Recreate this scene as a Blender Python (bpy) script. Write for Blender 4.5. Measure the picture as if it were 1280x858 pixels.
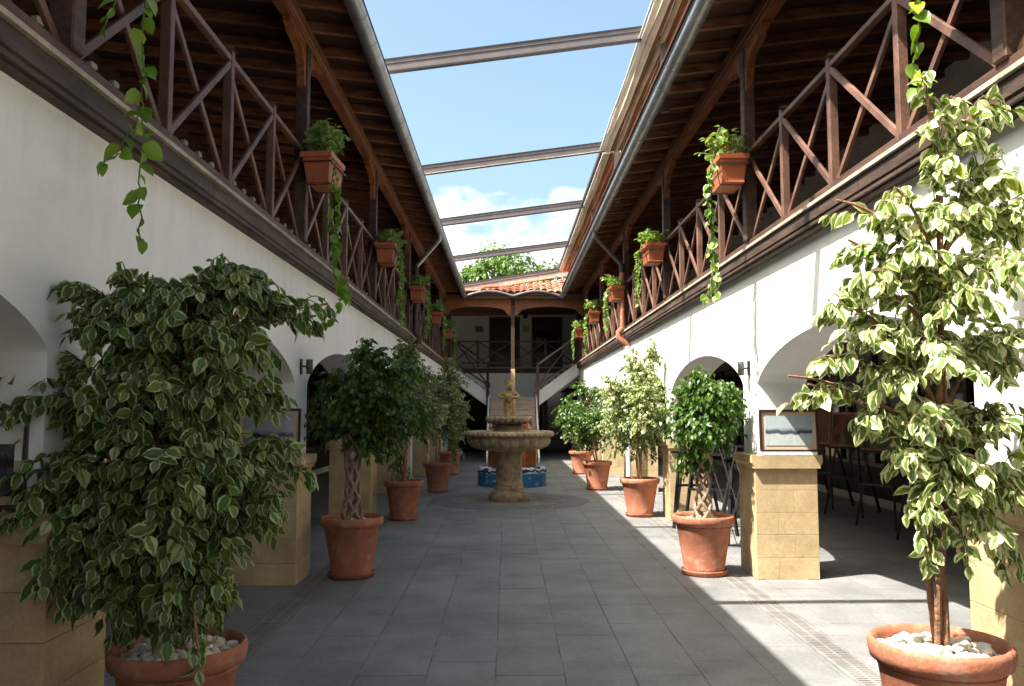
import bpy, bmesh, math, random
import numpy as np
from mathutils import Vector, Matrix, noise
R = math.radians
PI = math.pi
random.seed(7); rng = np.random.default_rng(7)
for o in list(bpy.data.objects): bpy.data.objects.remove(o)
sc = bpy.context.scene
COL = sc.collection

# ------------------------------------------------------------------ camera
F = 1064.0
PITCH = math.atan(84 / F); YAW = -math.atan(6 / F)
cd = bpy.data.cameras.new('camera'); cam = bpy.data.objects.new('camera', cd); COL.objects.link(cam)
cam.location = (0, 0, 1.53); cam.rotation_euler = (PI/2 + PITCH, 0, YAW)
cd.sensor_width = 36; cd.lens = F / 1280 * 36; cd.clip_start = 0.05; cd.clip_end = 2000
sc.camera = cam
# ------------------------------------------------------------------ sun, sky, exposure
SUN = Vector((0.578, 0.27, -1.0)).normalized()          # direction the light travels
sl = bpy.data.lights.new('sun', 'SUN'); so = bpy.data.objects.new('sun', sl); COL.objects.link(so)
sl.energy = 4.7; sl.angle = R(0.5); sl.color = (1.0, 0.95, 0.86)
so.rotation_euler = SUN.to_track_quat('-Z', 'Y').to_euler(); so.location = (0, 0, 30)
w = bpy.data.worlds.new('World'); sc.world = w; w.use_nodes = True
nt = w.node_tree; nt.nodes.clear()
N = nt.nodes.new; Lk = nt.links.new
out = N('ShaderNodeOutputWorld'); bg = N('ShaderNodeBackground'); sky = N('ShaderNodeTexSky')
sky.sky_type = 'NISHITA'; sky.sun_disc = False
tosun = -SUN
sky.sun_elevation = math.asin(tosun.z); sky.sun_rotation = math.atan2(tosun.x, tosun.y)
sky.altitude = 200; sky.air_density = 1.0; sky.dust_density = 6.0; sky.ozone_density = 1.8
tc = N('ShaderNodeTexCoord'); sp = N('ShaderNodeSeparateXYZ'); Lk(tc.outputs['Generated'], sp.inputs[0])
mp = N('ShaderNodeMapping'); mp.inputs['Scale'].default_value = (1, 1, 1.7); mp.inputs['Location'].default_value = (0.31, 0.0, 0.05)
Lk(tc.outputs['Generated'], mp.inputs[0])
nz = N('ShaderNodeTexNoise'); nz.inputs['Scale'].default_value = 6.5; nz.inputs['Detail'].default_value = 9; nz.inputs['Roughness'].default_value = 0.52
Lk(mp.outputs[0], nz.inputs['Vector'])
band = N('ShaderNodeValToRGB'); Lk(sp.outputs['Z'], band.inputs[0])
e = band.color_ramp.elements
e[0].position = 0.0; e[0].color = (0.75, 0.75, 0.75, 1); e[1].position = 1.0; e[1].color = (0, 0, 0, 1)
for p, c in ((0.17, 0.74), (0.225, 0.64), (0.252, 0.51), (0.285, 0.22), (0.4, 0.12)):
    q = e.new(p); q.color = (c, c, c, 1)
ad = N('ShaderNodeMath'); ad.operation = 'ADD'; Lk(nz.outputs['Fac'], ad.inputs[0]); Lk(band.outputs[0], ad.inputs[1])
cm = N('ShaderNodeMapRange'); cm.interpolation_type = 'SMOOTHSTEP'
cm.inputs['From Min'].default_value = 0.98; cm.inputs['From Max'].default_value = 1.10
Lk(ad.outputs[0], cm.inputs['Value'])
nz2 = N('ShaderNodeTexNoise'); nz2.inputs['Scale'].default_value = 14; nz2.inputs['Detail'].default_value = 5
Lk(mp.outputs[0], nz2.inputs['Vector'])
cr = N('ShaderNodeValToRGB'); Lk(nz2.outputs['Fac'], cr.inputs[0])
cr.color_ramp.elements[0].position = 0.35; cr.color_ramp.elements[0].color = (3.3, 3.5, 3.7, 1)
cr.color_ramp.elements[1].position = 0.62; cr.color_ramp.elements[1].color = (5.2, 5.2, 5.2, 1)
haze = N('ShaderNodeMix'); haze.data_type = 'RGBA'; haze.blend_type = 'MULTIPLY'; haze.inputs['Factor'].default_value = 1.0
Lk(sky.outputs[0], haze.inputs['A']); haze.inputs['B'].default_value = (0.88, 0.95, 0.84, 1)
mx = N('ShaderNodeMix'); mx.data_type = 'RGBA'
Lk(cm.outputs[0], mx.inputs['Factor']); Lk(haze.outputs['Result'], mx.inputs['A']); Lk(cr.outputs[0], mx.inputs['B'])
Lk(mx.outputs['Result'], bg.inputs['Color']); bg.inputs['Strength'].default_value = 0.12
Lk(bg.outputs[0], out.inputs[0])
sc.view_settings.view_transform = 'Standard'; sc.view_settings.look = 'None'
sc.view_settings.exposure = 1.74; sc.view_settings.gamma = 1
sc.render.engine = 'CYCLES'
sc.cycles.max_bounces = 9; sc.cycles.diffuse_bounces = 7

def at(u, v, d):
    """photograph pixel (1280x858) at camera depth d -> world point (used to measure the place)"""
    p = Vector(((u - 640) / F * d, -(v - 429) / F * d, -d))
    return Matrix.Translation(cam.location) @ cam.rotation_euler.to_matrix().to_4x4() @ p

# ------------------------------------------------------------------ materials
def mat(name, col, rough=0.7, vary=0.15, scale=6, bump=0.0, bscale=40, metal=0, spec=0.3, hue2=None, stretch=None, coat=0, fine=0.0, bloom=None, drip=None, stain=0):
    m = bpy.data.materials.new(name); m.use_nodes = True
    t = m.node_tree; b = t.nodes['Principled BSDF']
    b.inputs['Roughness'].default_value = rough; b.inputs['Metallic'].default_value = metal
    b.inputs['Specular IOR Level'].default_value = spec
    b.inputs['Coat Weight'].default_value = coat
    c = t.nodes.new('ShaderNodeTexCoord')
    gp = t.nodes.new('ShaderNodeNewGeometry'); src = gp.outputs['Position']
    if stretch:
        mpn = t.nodes.new('ShaderNodeMapping'); mpn.inputs['Scale'].default_value = stretch
        t.links.new(src, mpn.inputs[0]); src = mpn.outputs[0]
    n = t.nodes.new('ShaderNodeTexNoise'); n.inputs['Scale'].default_value = scale; n.inputs['Detail'].default_value = 8
    n.inputs['Roughness'].default_value = 0.6
    t.links.new(src, n.inputs['Vector'])
    oi = t.nodes.new('ShaderNodeObjectInfo')
    r = t.nodes.new('ShaderNodeValToRGB'); t.links.new(n.outputs['Fac'], r.inputs[0])
    c2 = hue2 or tuple(x * (1 - 2 * vary) for x in col)
    r.color_ramp.elements[0].position = 0.32; r.color_ramp.elements[0].color = (*c2, 1)
    r.color_ramp.elements[1].position = 0.68; r.color_ramp.elements[1].color = (*[min(1, x * (1 + vary * .6)) for x in col], 1)
    hv = t.nodes.new('ShaderNodeHueSaturation')
    t.links.new(r.outputs[0], hv.inputs['Color'])
    mr = t.nodes.new('ShaderNodeMapRange'); mr.inputs['To Min'].default_value = 1 - vary * .8; mr.inputs['To Max'].default_value = 1 + vary * .5
    t.links.new(oi.outputs['Random'], mr.inputs['Value']); t.links.new(mr.outputs[0], hv.inputs['Value'])
    colout = hv.outputs[0]
    if fine:
        nf = t.nodes.new('ShaderNodeTexNoise'); nf.inputs['Scale'].default_value = scale * 14; nf.inputs['Detail'].default_value = 5
        t.links.new(src, nf.inputs['Vector'])
        mr2 = t.nodes.new('ShaderNodeMapRange'); mr2.inputs['From Min'].default_value = 0.3; mr2.inputs['From Max'].default_value = 0.7
        mr2.inputs['To Min'].default_value = 1 - fine; mr2.inputs['To Max'].default_value = 1 + fine
        t.links.new(nf.outputs['Fac'], mr2.inputs['Value'])
        h2 = t.nodes.new('ShaderNodeHueSaturation'); t.links.new(colout, h2.inputs['Color']); t.links.new(mr2.outputs[0], h2.inputs['Value'])
        colout = h2.outputs[0]
    if stain:
        ns = t.nodes.new('ShaderNodeTexNoise'); ns.inputs['Scale'].default_value = 0.9; ns.inputs['Detail'].default_value = 7; ns.inputs['Roughness'].default_value = .62
        t.links.new(gp.outputs['Position'], ns.inputs['Vector'])
        ms = t.nodes.new('ShaderNodeMapRange'); ms.inputs['From Min'].default_value = .33; ms.inputs['From Max'].default_value = .67
        ms.inputs['To Min'].default_value = 1 - stain; ms.inputs['To Max'].default_value = 1 + stain*.7
        t.links.new(ns.outputs['Fac'], ms.inputs['Value'])
        h3 = t.nodes.new('ShaderNodeHueSaturation'); t.links.new(colout, h3.inputs['Color']); t.links.new(ms.outputs[0], h3.inputs['Value']); colout = h3.outputs[0]
    if bloom:
        nb = t.nodes.new('ShaderNodeTexNoise'); nb.inputs['Scale'].default_value = bloom[1]; nb.inputs['Detail'].default_value = 9; nb.inputs['Roughness'].default_value = .7
        t.links.new(gp.outputs['Position'], nb.inputs['Vector'])
        rb = t.nodes.new('ShaderNodeMapRange'); rb.inputs['From Min'].default_value = .50; rb.inputs['From Max'].default_value = .72; rb.inputs['To Max'].default_value = bloom[2]
        t.links.new(nb.outputs['Fac'], rb.inputs['Value'])
        mb = t.nodes.new('ShaderNodeMix'); mb.data_type = 'RGBA'; t.links.new(rb.outputs[0], mb.inputs['Factor']); t.links.new(colout, mb.inputs['A']); mb.inputs['B'].default_value = (*bloom[0], 1); colout = mb.outputs['Result']
    if drip:            # run-off marks below the ledge: streaks that die out downwards
        md = t.nodes.new('ShaderNodeMapping'); md.inputs['Scale'].default_value = (5, 5, .35); t.links.new(gp.outputs['Position'], md.inputs[0])
        nd = t.nodes.new('ShaderNodeTexNoise'); nd.inputs['Scale'].default_value = 1.6; nd.inputs['Detail'].default_value = 6; t.links.new(md.outputs[0], nd.inputs['Vector'])
        sz = t.nodes.new('ShaderNodeSeparateXYZ'); t.links.new(gp.outputs['Position'], sz.inputs[0])
        hz_ = t.nodes.new('ShaderNodeMapRange'); hz_.inputs['From Min'].default_value = 1.9; hz_.inputs['From Max'].default_value = 2.85; hz_.inputs['To Min'].default_value = 0.0; hz_.inputs['To Max'].default_value = .17
        t.links.new(sz.outputs['Z'], hz_.inputs['Value'])
        sm = t.nodes.new('ShaderNodeMath'); sm.operation = 'ADD'; t.links.new(nd.outputs['Fac'], sm.inputs[0]); t.links.new(hz_.outputs[0], sm.inputs[1])
        dm = t.nodes.new('ShaderNodeMapRange'); dm.inputs['From Min'].default_value = .60; dm.inputs['From Max'].default_value = .85; dm.inputs['To Max'].default_value = drip[1]; t.links.new(sm.outputs[0], dm.inputs['Value'])
        dx = t.nodes.new('ShaderNodeMix'); dx.data_type = 'RGBA'; t.links.new(dm.outputs[0], dx.inputs['Factor']); t.links.new(colout, dx.inputs['A']); dx.inputs['B'].default_value = (*drip[0], 1); colout = dx.outputs['Result']
    t.links.new(colout, b.inputs['Base Color'])
    if bump:
        n2 = t.nodes.new('ShaderNodeTexNoise'); n2.inputs['Scale'].default_value = bscale; n2.inputs['Detail'].default_value = 6
        t.links.new(src, n2.inputs['Vector'])
        bp = t.nodes.new('ShaderNodeBump'); bp.inputs['Strength'].default_value = bump; bp.inputs['Distance'].default_value = 0.02
        t.links.new(n2.outputs['Fac'], bp.inputs['Height']); t.links.new(bp.outputs[0], b.inputs['Normal'])
    return m

def leafmat(name, mid, mid2, edge, edge_w=0.62, rough=0.38, trans=0.35, cream=0.12):
    """two-toned leaf: UV x runs across the blade, y along it"""
    m = bpy.data.materials.new(name); m.use_nodes = True
    t = m.node_tree; n = t.nodes; b = n['Principled BSDF']; l = t.links.new
    uv = n.new('ShaderNodeUVMap'); s = n.new('ShaderNodeSeparateXYZ'); l(uv.outputs[0], s.inputs[0])
    a = n.new('ShaderNodeMath'); a.operation = 'SUBTRACT'; l(s.outputs[0], a.inputs[0]); a.inputs[1].default_value = 0.5
    ab = n.new('ShaderNodeMath'); ab.operation = 'ABSOLUTE'; l(a.outputs[0], ab.inputs[0])
    d = n.new('ShaderNodeMath'); d.operation = 'MULTIPLY'; l(ab.outputs[0], d.inputs[0]); d.inputs[1].default_value = 2
    at_ = n.new('ShaderNodeAttribute'); at_.attribute_name = 'rnd'
    oi = n.new('ShaderNodeObjectInfo')
    rs = n.new('ShaderNodeMath'); rs.operation = 'ADD'; l(at_.outputs['Fac'], rs.inputs[0]); l(oi.outputs['Random'], rs.inputs[1])
    fr = n.new('ShaderNodeMath'); fr.operation = 'FRACT'; l(rs.outputs[0], fr.inputs[0])
    geo = n.new('ShaderNodeNewGeometry')
    nz = n.new('ShaderNodeTexNoise'); nz.inputs['Scale'].default_value = 90; nz.inputs['Detail'].default_value = 3; l(geo.outputs['Position'], nz.inputs['Vector'])
    sh = n.new('ShaderNodeMath'); sh.operation = 'MULTIPLY_ADD'; l(nz.outputs['Fac'], sh.inputs[0]); sh.inputs[1].default_value = 0.5; l(d.outputs[0], sh.inputs[2])
    # a few leaves are nearly all cream
    cre = n.new('ShaderNodeMapRange'); l(fr.outputs[0], cre.inputs['Value']); cre.inputs['From Min'].default_value = 1 - cream - .1; cre.inputs['From Max'].default_value = 1
    cre.inputs['To Min'].default_value = 0; cre.inputs['To Max'].default_value = 0.55
    ad = n.new('ShaderNodeMath'); ad.operation = 'ADD'; l(sh.outputs[0], ad.inputs[0]); l(cre.outputs[0], ad.inputs[1])
    mk = n.new('ShaderNodeMapRange'); l(ad.outputs[0], mk.inputs['Value']); mk.inputs['From Min'].default_value = edge_w + .25; mk.inputs['From Max'].default_value = edge_w + .37
    g = n.new('ShaderNodeMix'); g.data_type = 'RGBA'; l(fr.outputs[0], g.inputs['Factor']); g.inputs['A'].default_value = (*mid, 1); g.inputs['B'].default_value = (*mid2, 1)
    yf = n.new('ShaderNodeMath'); yf.operation = 'MULTIPLY'; l(fr.outputs[0], yf.inputs[0]); yf.inputs[1].default_value = 7.3
    yg = n.new('ShaderNodeMath'); yg.operation = 'FRACT'; l(yf.outputs[0], yg.inputs[0])
    yh = n.new('ShaderNodeMapRange'); l(yg.outputs[0], yh.inputs['Value']); yh.inputs['From Min'].default_value = .90; yh.inputs['From Max'].default_value = 1.0; yh.inputs['To Max'].default_value = .75
    gy = n.new('ShaderNodeMix'); gy.data_type = 'RGBA'; l(yh.outputs[0], gy.inputs['Factor']); l(g.outputs['Result'], gy.inputs['A']); gy.inputs['B'].default_value = (mid2[0]*1.9, mid2[1]*1.35, mid2[2]*.8, 1); g = gy
    # paler midrib
    rib = n.new('ShaderNodeMapRange'); l(d.outputs[0], rib.inputs['Value']); rib.inputs['From Min'].default_value = 0.0; rib.inputs['From Max'].default_value = 0.10
    rib.inputs['To Min'].default_value = 0.45; rib.inputs['To Max'].default_value = 0
    g2 = n.new('ShaderNodeMix'); g2.data_type = 'RGBA'; l(rib.outputs[0], g2.inputs['Factor']); l(g.outputs['Result'], g2.inputs['A']); g2.inputs['B'].default_value = (*[x * .6 + y * .4 for x, y in zip(mid2, edge)], 1)
    c = n.new('ShaderNodeMix'); c.data_type = 'RGBA'; l(mk.outputs[0], c.inputs['Factor']); l(g2.outputs['Result'], c.inputs['A']); c.inputs['B'].default_value = (*edge, 1)
    l(c.outputs['Result'], b.inputs['Base Color']); b.inputs['Roughness'].default_value = rough; b.inputs['Specular IOR Level'].default_value = 0.45
    tr = n.new('ShaderNodeBsdfTranslucent'); hs = n.new('ShaderNodeHueSaturation'); hs.inputs['Saturation'].default_value = 1.15; hs.inputs['Value'].default_value = 1.15
    l(c.outputs['Result'], hs.inputs['Color']); l(hs.outputs[0], tr.inputs[0])
    ms = n.new('ShaderNodeMixShader'); ms.inputs[0].default_value = trans
    l(b.outputs[0], ms.inputs[1]); l(tr.outputs[0], ms.inputs[2]); l(ms.outputs[0], n['Material Output'].inputs[0])
    return m

M = {}
M['plaster'] = mat('plaster', (0.87, 0.86, 0.825), 0.9, 0.035, 1.3, 0.14, 14, fine=0.02, drip=((.66,.61,.50), .30))
M['plaster_dim'] = mat('plaster_dim', (0.60, 0.57, 0.52), 0.9, 0.06, 1.3, 0.2, 60)
M['wood'] = mat('dark_wood', (0.11, 0.058, 0.040), 0.55, 0.3, 3, 0.3, 60, stretch=(6, 1, 6), fine=0.15)
M['rail'] = mat('rail_wood', (0.19, 0.10, 0.070), 0.5, 0.25, 5, 0.15, 50, fine=0.2)
M['ceil'] = mat('ceiling_wood', (0.085, 0.036, 0.022), 0.7, 0.3, 5, 0.3, 60, stretch=(1, 6, 1))
M['beam'] = mat('orange_lit_beam_wood', (0.34, 0.115, 0.045), 0.5, 0.3, 4, 0.3, 60, stretch=(5, 1, 5), fine=0.15)  # orange light on beams and valances is put into the wood colour
M['rafter'] = mat('rafter_wood', (0.30, 0.125, 0.065), 0.6, 0.3, 4, 0.3, 60, stretch=(1, 5, 5))
M['fascia'] = mat('fascia_wood', (0.105, 0.066, 0.050), 0.6, 0.3, 3, 0.4, 50, stretch=(5, .8, 5), fine=0.2)
M['cap'] = mat('ledge_cap', (0.52, 0.45, 0.35), 0.7, 0.2, 4, 0.2, 60, fine=0.15)
M['zinc'] = mat('zinc', (0.50, 0.52, 0.54), 0.42, 0.15, 5, 0.1, 30, metal=0.75, spec=0.5, fine=0.1)
M['steel'] = mat('brown_steel', (0.16, 0.13, 0.125), 0.45, 0.12, 5, 0.1, 60, metal=0.2, spec=0.5)
M['steel_edge'] = mat('dark_steel', (0.03, 0.028, 0.03), 0.5, 0.1, 5)
M['black'] = mat('black_iron', (0.015, 0.014, 0.014), 0.4, 0.2, 8, spec=0.5)
M['tile'] = mat('floor_slab', (0.210, 0.205, 0.202), 0.62, 0.12, 2.6, 0.25, 90, hue2=(0.165, 0.165, 0.168), fine=0.12, stain=.22)
M['grout'] = mat('grout', (0.25, 0.24, 0.23), 0.9, 0.3, 2.2, hue2=(.035,.035,.035), fine=0.2)
M['drain'] = mat('drain_stone', (0.22, 0.21, 0.20), 0.7, 0.15, 5, 0.2, 60, fine=0.1)
M['concrete'] = mat('concrete_disc', (0.24, 0.215, 0.19), 0.85, 0.2, 5, 0.4, 50, fine=0.15)
M['darkring'] = mat('dark_ring', (0.155, 0.152, 0.158), 0.85, 0.2, 9, 0.4, 50, fine=0.3)
M['sand'] = mat('sandstone', (0.57, 0.425, 0.24), 0.85, 0.11, 3.5, 0.10, 70, hue2=(0.44, 0.315, 0.175), fine=0.10, stain=.10, bloom=((.36,.25,.14), 6, .5))
M['fount'] = mat('fountain_stone', (0.48, 0.35, 0.22), 0.8, 0.25, 9, 0.6, 40, hue2=(0.22, 0.155, 0.10), fine=0.2, bloom=((.14,.12,.085), 4, .7))
M['gold_lit'] = mat('gold_lit_stone', (0.58, 0.38, 0.15), 0.6, 0.25, 14, 0.6, 50, hue2=(0.22, 0.14, 0.07), fine=0.2)  # golden light on the figure is put into its stone colour
M['terra'] = mat('terracotta', (0.39, 0.15, 0.085), 0.75, 0.2, 7, 0.14, 50, hue2=(0.33, 0.115, 0.062), fine=0.12, bloom=((.60,.44,.35), 9, .45))
M['terra2'] = mat('planter_plastic', (0.44, 0.13, 0.052), 0.5, 0.12, 7, 0.1, 50)
M['soil'] = mat('soil', (0.05, 0.035, 0.025), 0.95, 0.3, 30, 0.8, 60)
M['pebble'] = mat('pebble', (0.72, 0.69, 0.63), 0.55, 0.16, 12, 0.1, 60, hue2=(0.55, 0.47, 0.37))
M['bark'] = mat('bark', (0.36, 0.19, 0.11), 0.8, 0.3, 20, 0.6, 60, hue2=(0.18, 0.095, 0.06), fine=0.2)
M['barkgrey'] = mat('bark_pale', (0.34, 0.25, 0.18), 0.8, 0.25, 20, 0.6, 60, fine=0.2)
M['bark_far'] = mat('bark_far', (0.12, 0.09, 0.07), 0.9, 0.2, 4)
M['canvas'] = mat('canvas_cream', (0.80, 0.75, 0.66), 0.8, 0.12, 6, 0.2, 30, stretch=(1, .4, 1))
M['canvas_olive'] = mat('canvas_olive', (0.62, 0.54, 0.38), 0.8, 0.15, 6, 0.2, 30, stretch=(1, .4, 1))
M['canvas_orange'] = mat('canvas_orange', (0.56, 0.22, 0.10), 0.8, 0.15, 6, 0.2, 30, stretch=(1, .4, 1))
for k_ in ('canvas', 'canvas_olive', 'canvas_orange'):      # thin cloth lets some sun through
    t_ = M[k_].node_tree; b_ = t_.nodes['Principled BSDF']; tr_ = t_.nodes.new('ShaderNodeBsdfTranslucent'); ms_ = t_.nodes.new('ShaderNodeMixShader')
    t_.links.new(b_.inputs['Base Color'].links[0].from_socket, tr_.inputs[0]); ms_.inputs[0].default_value = .22
    t_.links.new(b_.outputs[0], ms_.inputs[1]); t_.links.new(tr_.outputs[0], ms_.inputs[2]); t_.links.new(ms_.outputs[0], t_.nodes['Material Output'].inputs[0])
M['rooftile'] = mat('roof_tile', (0.50, 0.215, 0.14), 0.85, 0.25, 9, 0.3, 30, hue2=(0.34, 0.14, 0.095), fine=0.25)
M['dulltile'] = mat('dull_unseen_tile', (0.24, 0.185, 0.155), 0.9, 0.2, 5, 0.3, 30)  # unseen side roofs, coloured dull to keep orange bounce off the awning
M['step'] = mat('step_stone', (0.52, 0.42, 0.34), 0.75, 0.1, 5, 0.2, 50, fine=0.08)
M['doorwood'] = mat('door_wood', (0.035, 0.018, 0.012), 0.4, 0.2, 5)
M['glass'] = mat('dark_glass', (0.012, 0.013, 0.014), 0.06, 0.1, 3, spec=0.6)
M['glassgreen'] = mat('green_glass', (0.02, 0.035, 0.02), 0.12, 0.5, 3, spec=0.5)
M['bluepaint'] = mat('blue_paint', (0.03, 0.20, 0.42), 0.5, 0.1, 5, hue2=(0.03, 0.16, 0.36))
M['glaze'] = mat('orange_glaze', (0.42, 0.12, 0.03), 0.22, 0.3, 7, 0.1, 30, hue2=(0.20, 0.06, 0.02), spec=0.6)
M['ground'] = mat('dry_ground', (0.20, 0.18, 0.12), 0.95, 0.3, 0.2)
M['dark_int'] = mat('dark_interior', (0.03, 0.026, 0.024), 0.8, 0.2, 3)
M['frame'] = mat('frame_wood', (0.045, 0.020, 0.013), 0.35, 0.2, 9, spec=0.5)
M['mount'] = mat('mount_board', (0.55, 0.42, 0.30), 0.8, 0.05, 9)
M['lampgrey'] = mat('lamp_grey', (0.13, 0.12, 0.11), 0.4, 0.1, 9, metal=0.6)
M['plaque'] = mat('plaque', (0.22, 0.20, 0.20), 0.5, 0.3, 40)
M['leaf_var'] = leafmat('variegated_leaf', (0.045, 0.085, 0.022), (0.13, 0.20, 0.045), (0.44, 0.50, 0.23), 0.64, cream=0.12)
M['leaf_var_sun'] = leafmat('sunlit_variegated_leaf', (0.075, 0.135, 0.025), (0.21, 0.31, 0.055), (0.66, 0.66, 0.38), 0.50, cream=0.26)  # creamier variegation, with sunlight also put into the greens and edges
M['leaf_green'] = leafmat('green_leaf', (0.025, 0.062, 0.014), (0.085, 0.17, 0.030), (0.09, 0.17, 0.04), 0.9, cream=0)
M['leaf_bright'] = leafmat('bright_leaf', (0.035, 0.09, 0.018), (0.11, 0.20, 0.035), (0.12, 0.22, 0.05), 0.9, cream=0)
M['leaf_varfar'] = leafmat('grey_green_leaf', (0.085, 0.14, 0.04), (0.18, 0.24, 0.08), (0.48, 0.52, 0.27), 0.55, cream=0.25)
M['leaf_pothos'] = leafmat('pothos_leaf', (0.10, 0.20, 0.02), (0.22, 0.35, 0.04), (0.20, 0.34, 0.06), 0.9, cream=0, trans=0.3)
M['leaf_planter'] = leafmat('planter_leaf', (0.10, 0.20, 0.03), (0.22, 0.34, 0.06), (0.50, 0.55, 0.28), 0.72, cream=0.12, trans=0.4)
M['leaf_tree'] = leafmat('far_tree_leaf', (0.06, 0.12, 0.025), (0.13, 0.21, 0.04), (0.14, 0.22, 0.05), 0.9, cream=0)
M['twig'] = mat('twig', (0.13, 0.085, 0.045), 0.8, 0.2, 20)
M['vine_stem'] = mat('vine_stem', (0.16, 0.22, 0.05), 0.6, 0.2, 20)

# ------------------------------------------------------------------ mesh helpers
class MB:
    def __init__(s): s.v = []; s.f = []; s.uv = None
    def add(s, vs, fs):
        n = len(s.v); s.v += [tuple(p) for p in vs]; s.f += [tuple(i + n for i in f) for f in fs]; return s
    def box(s, x0, x1, y0, y1, z0, z1, c=0.0):
        if x1 < x0: x0, x1 = x1, x0
        if c <= 0:
            return s.add([(x0,y0,z0),(x1,y0,z0),(x1,y1,z0),(x0,y1,z0),(x0,y0,z1),(x1,y0,z1),(x1,y1,z1),(x0,y1,z1)],
                  [(0,3,2,1),(4,5,6,7),(0,1,5,4),(1,2,6,5),(2,3,7,6),(3,0,4,7)])
        bm = bmesh.new(); bmesh.ops.create_cube(bm, size=1)
        for v in bm.verts: v.co = Vector(((x0+x1)/2 + v.co.x*(x1-x0), (y0+y1)/2 + v.co.y*(y1-y0), (z0+z1)/2 + v.co.z*(z1-z0)))
        bmesh.ops.bevel(bm, geom=bm.edges[:], offset=c, segments=1, affect='EDGES')
        bm.verts.index_update()
        s.add([v.co[:] for v in bm.verts], [[v.index for v in f.verts] for f in bm.faces]); bm.free(); return s
    def bar(s, a, b, wx, wy=None, up=(0,0,1), c=0.0):
        """box beam from a to b; wx = width sideways, wy = height along 'up'"""
        a = Vector(a); b = Vector(b); wy = wy or wx
        d = (b - a).normalized(); side = d.cross(Vector(up))
        if side.length < 1e-4: side = d.cross(Vector((0,1,0)))
        side.normalize(); u = side.cross(d)
        ps = []
        if c > 0:
            offs = [(-wx/2+c,-wy/2),(wx/2-c,-wy/2),(wx/2,-wy/2+c),(wx/2,wy/2-c),(wx/2-c,wy/2),(-wx/2+c,wy/2),(-wx/2,wy/2-c),(-wx/2,-wy/2+c)]
        else: offs = [(-wx/2,-wy/2),(wx/2,-wy/2),(wx/2,wy/2),(-wx/2,wy/2)]
        n = len(offs)
        for p in (a, b):
            for i, j in offs: ps.append(p + side*i + u*j)
        fs = [tuple(range(n-1,-1,-1)), tuple(range(n, 2*n))]
        for i in range(n): fs.append((i, (i+1)%n, n+(i+1)%n, n+i))
        return s.add(ps, fs)
    def tube(s, pts, r, n=8, cap=True):
        pts = [Vector(p) for p in pts]
        rs = r if isinstance(r, (list, tuple)) else [r]*len(pts)
        rings = []; prev = None
        for i, p in enumerate(pts):
            d = (pts[min(i+1, len(pts)-1)] - pts[max(i-1, 0)])
            if d.length < 1e-6: d = Vector((0,0,1))
            d.normalize()
            if prev is None:
                x = d.orthogonal().normalized()
            else:
                x = prev - d * prev.dot(d)
                x = x.normalized() if x.length > 1e-5 else d.orthogonal().normalized()
            prev = x; y = d.cross(x)
            rings.append([p + (x*math.cos(2*PI*k/n) + y*math.sin(2*PI*k/n))*rs[i] for k in range(n)])
        vs = [q for rg in rings for q in rg]; fs = []
        for i in range(len(pts)-1):
            for k in range(n): fs.append((i*n+k, i*n+(k+1)%n, (i+1)*n+(k+1)%n, (i+1)*n+k))
        if cap: fs += [tuple(range(n-1,-1,-1)), tuple((len(pts)-1)*n + k for k in range(n))]
        return s.add(vs, fs)
    def lathe(s, prof, cx=0, cy=0, n=32, mod=None):
        vs = []
        for (r, z) in prof:
            for k in range(n):
                a = 2*PI*k/n; rr = r*(mod(a, z) if mod else 1)
                vs.append((cx + rr*math.cos(a), cy + rr*math.sin(a), z))
        fs = []
        for i in range(len(prof)-1):
            for k in range(n): fs.append((i*n+k, i*n+(k+1)%n, (i+1)*n+(k+1)%n, (i+1)*n+k))
        if prof[0][0] > 1e-5: fs.append(tuple(range(n-1,-1,-1)))
        if prof[-1][0] > 1e-5: fs.append(tuple((len(prof)-1)*n+k for k in range(n)))
        return s.add(vs, fs)
    def prism(s, prof, axis, a0, a1):
        """profile points extruded along axis ('x': prof=(y,z), 'y': prof=(x,z))"""
        n = len(prof)
        if axis == 'x': vs = [(a0, p[0], p[1]) for p in prof] + [(a1, p[0], p[1]) for p in prof]
        else: vs = [(p[0], a0, p[1]) for p in prof] + [(p[0], a1, p[1]) for p in prof]
        fs = [tuple(range(n-1,-1,-1)), tuple(range(n, 2*n))] + [(i, (i+1)%n, n+(i+1)%n, n+i) for i in range(n)]
        return s.add(vs, fs)
    def mesh(s, name, m, smooth=False, ang=40):
        me = bpy.data.meshes.new(name); me.from_pydata(s.v, [], s.f)
        bm = bmesh.new(); bm.from_mesh(me); bmesh.ops.recalc_face_normals(bm, faces=bm.faces); bm.to_mesh(me); bm.free()
        if smooth:
            me.shade_smooth()
            try: me.set_sharp_from_angle(angle=R(ang))
            except Exception: pass
        me.materials.append(m); return me
    def build(s, name, m, parent=None, smooth=False, loc=None, ang=40):
        return link(name, s.mesh(name, m, smooth, ang), parent, loc)

def link(name, me, parent=None, loc=None, rot=None, scale=None):
    o = bpy.data.objects.new(name, me); COL.objects.link(o)
    if parent: o.parent = parent
    if loc is not None: o.location = loc
    if rot is not None: o.rotation_euler = rot
    if scale is not None: o.scale = scale
    return o
def tag(o, label=None, cat=None, group=None, kind=None):
    if label: o['label'] = label
    if cat: o['category'] = cat
    if group: o['group'] = group
    if kind: o['kind'] = kind
    return o
def thing(name, label, cat, loc=(0,0,0), rz=0, group=None):
    o = bpy.data.objects.new(name, None); COL.objects.link(o); o.location = loc; o.rotation_euler = (0,0,rz)
    o.empty_display_size = 0.1
    return tag(o, label, cat, group)

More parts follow.
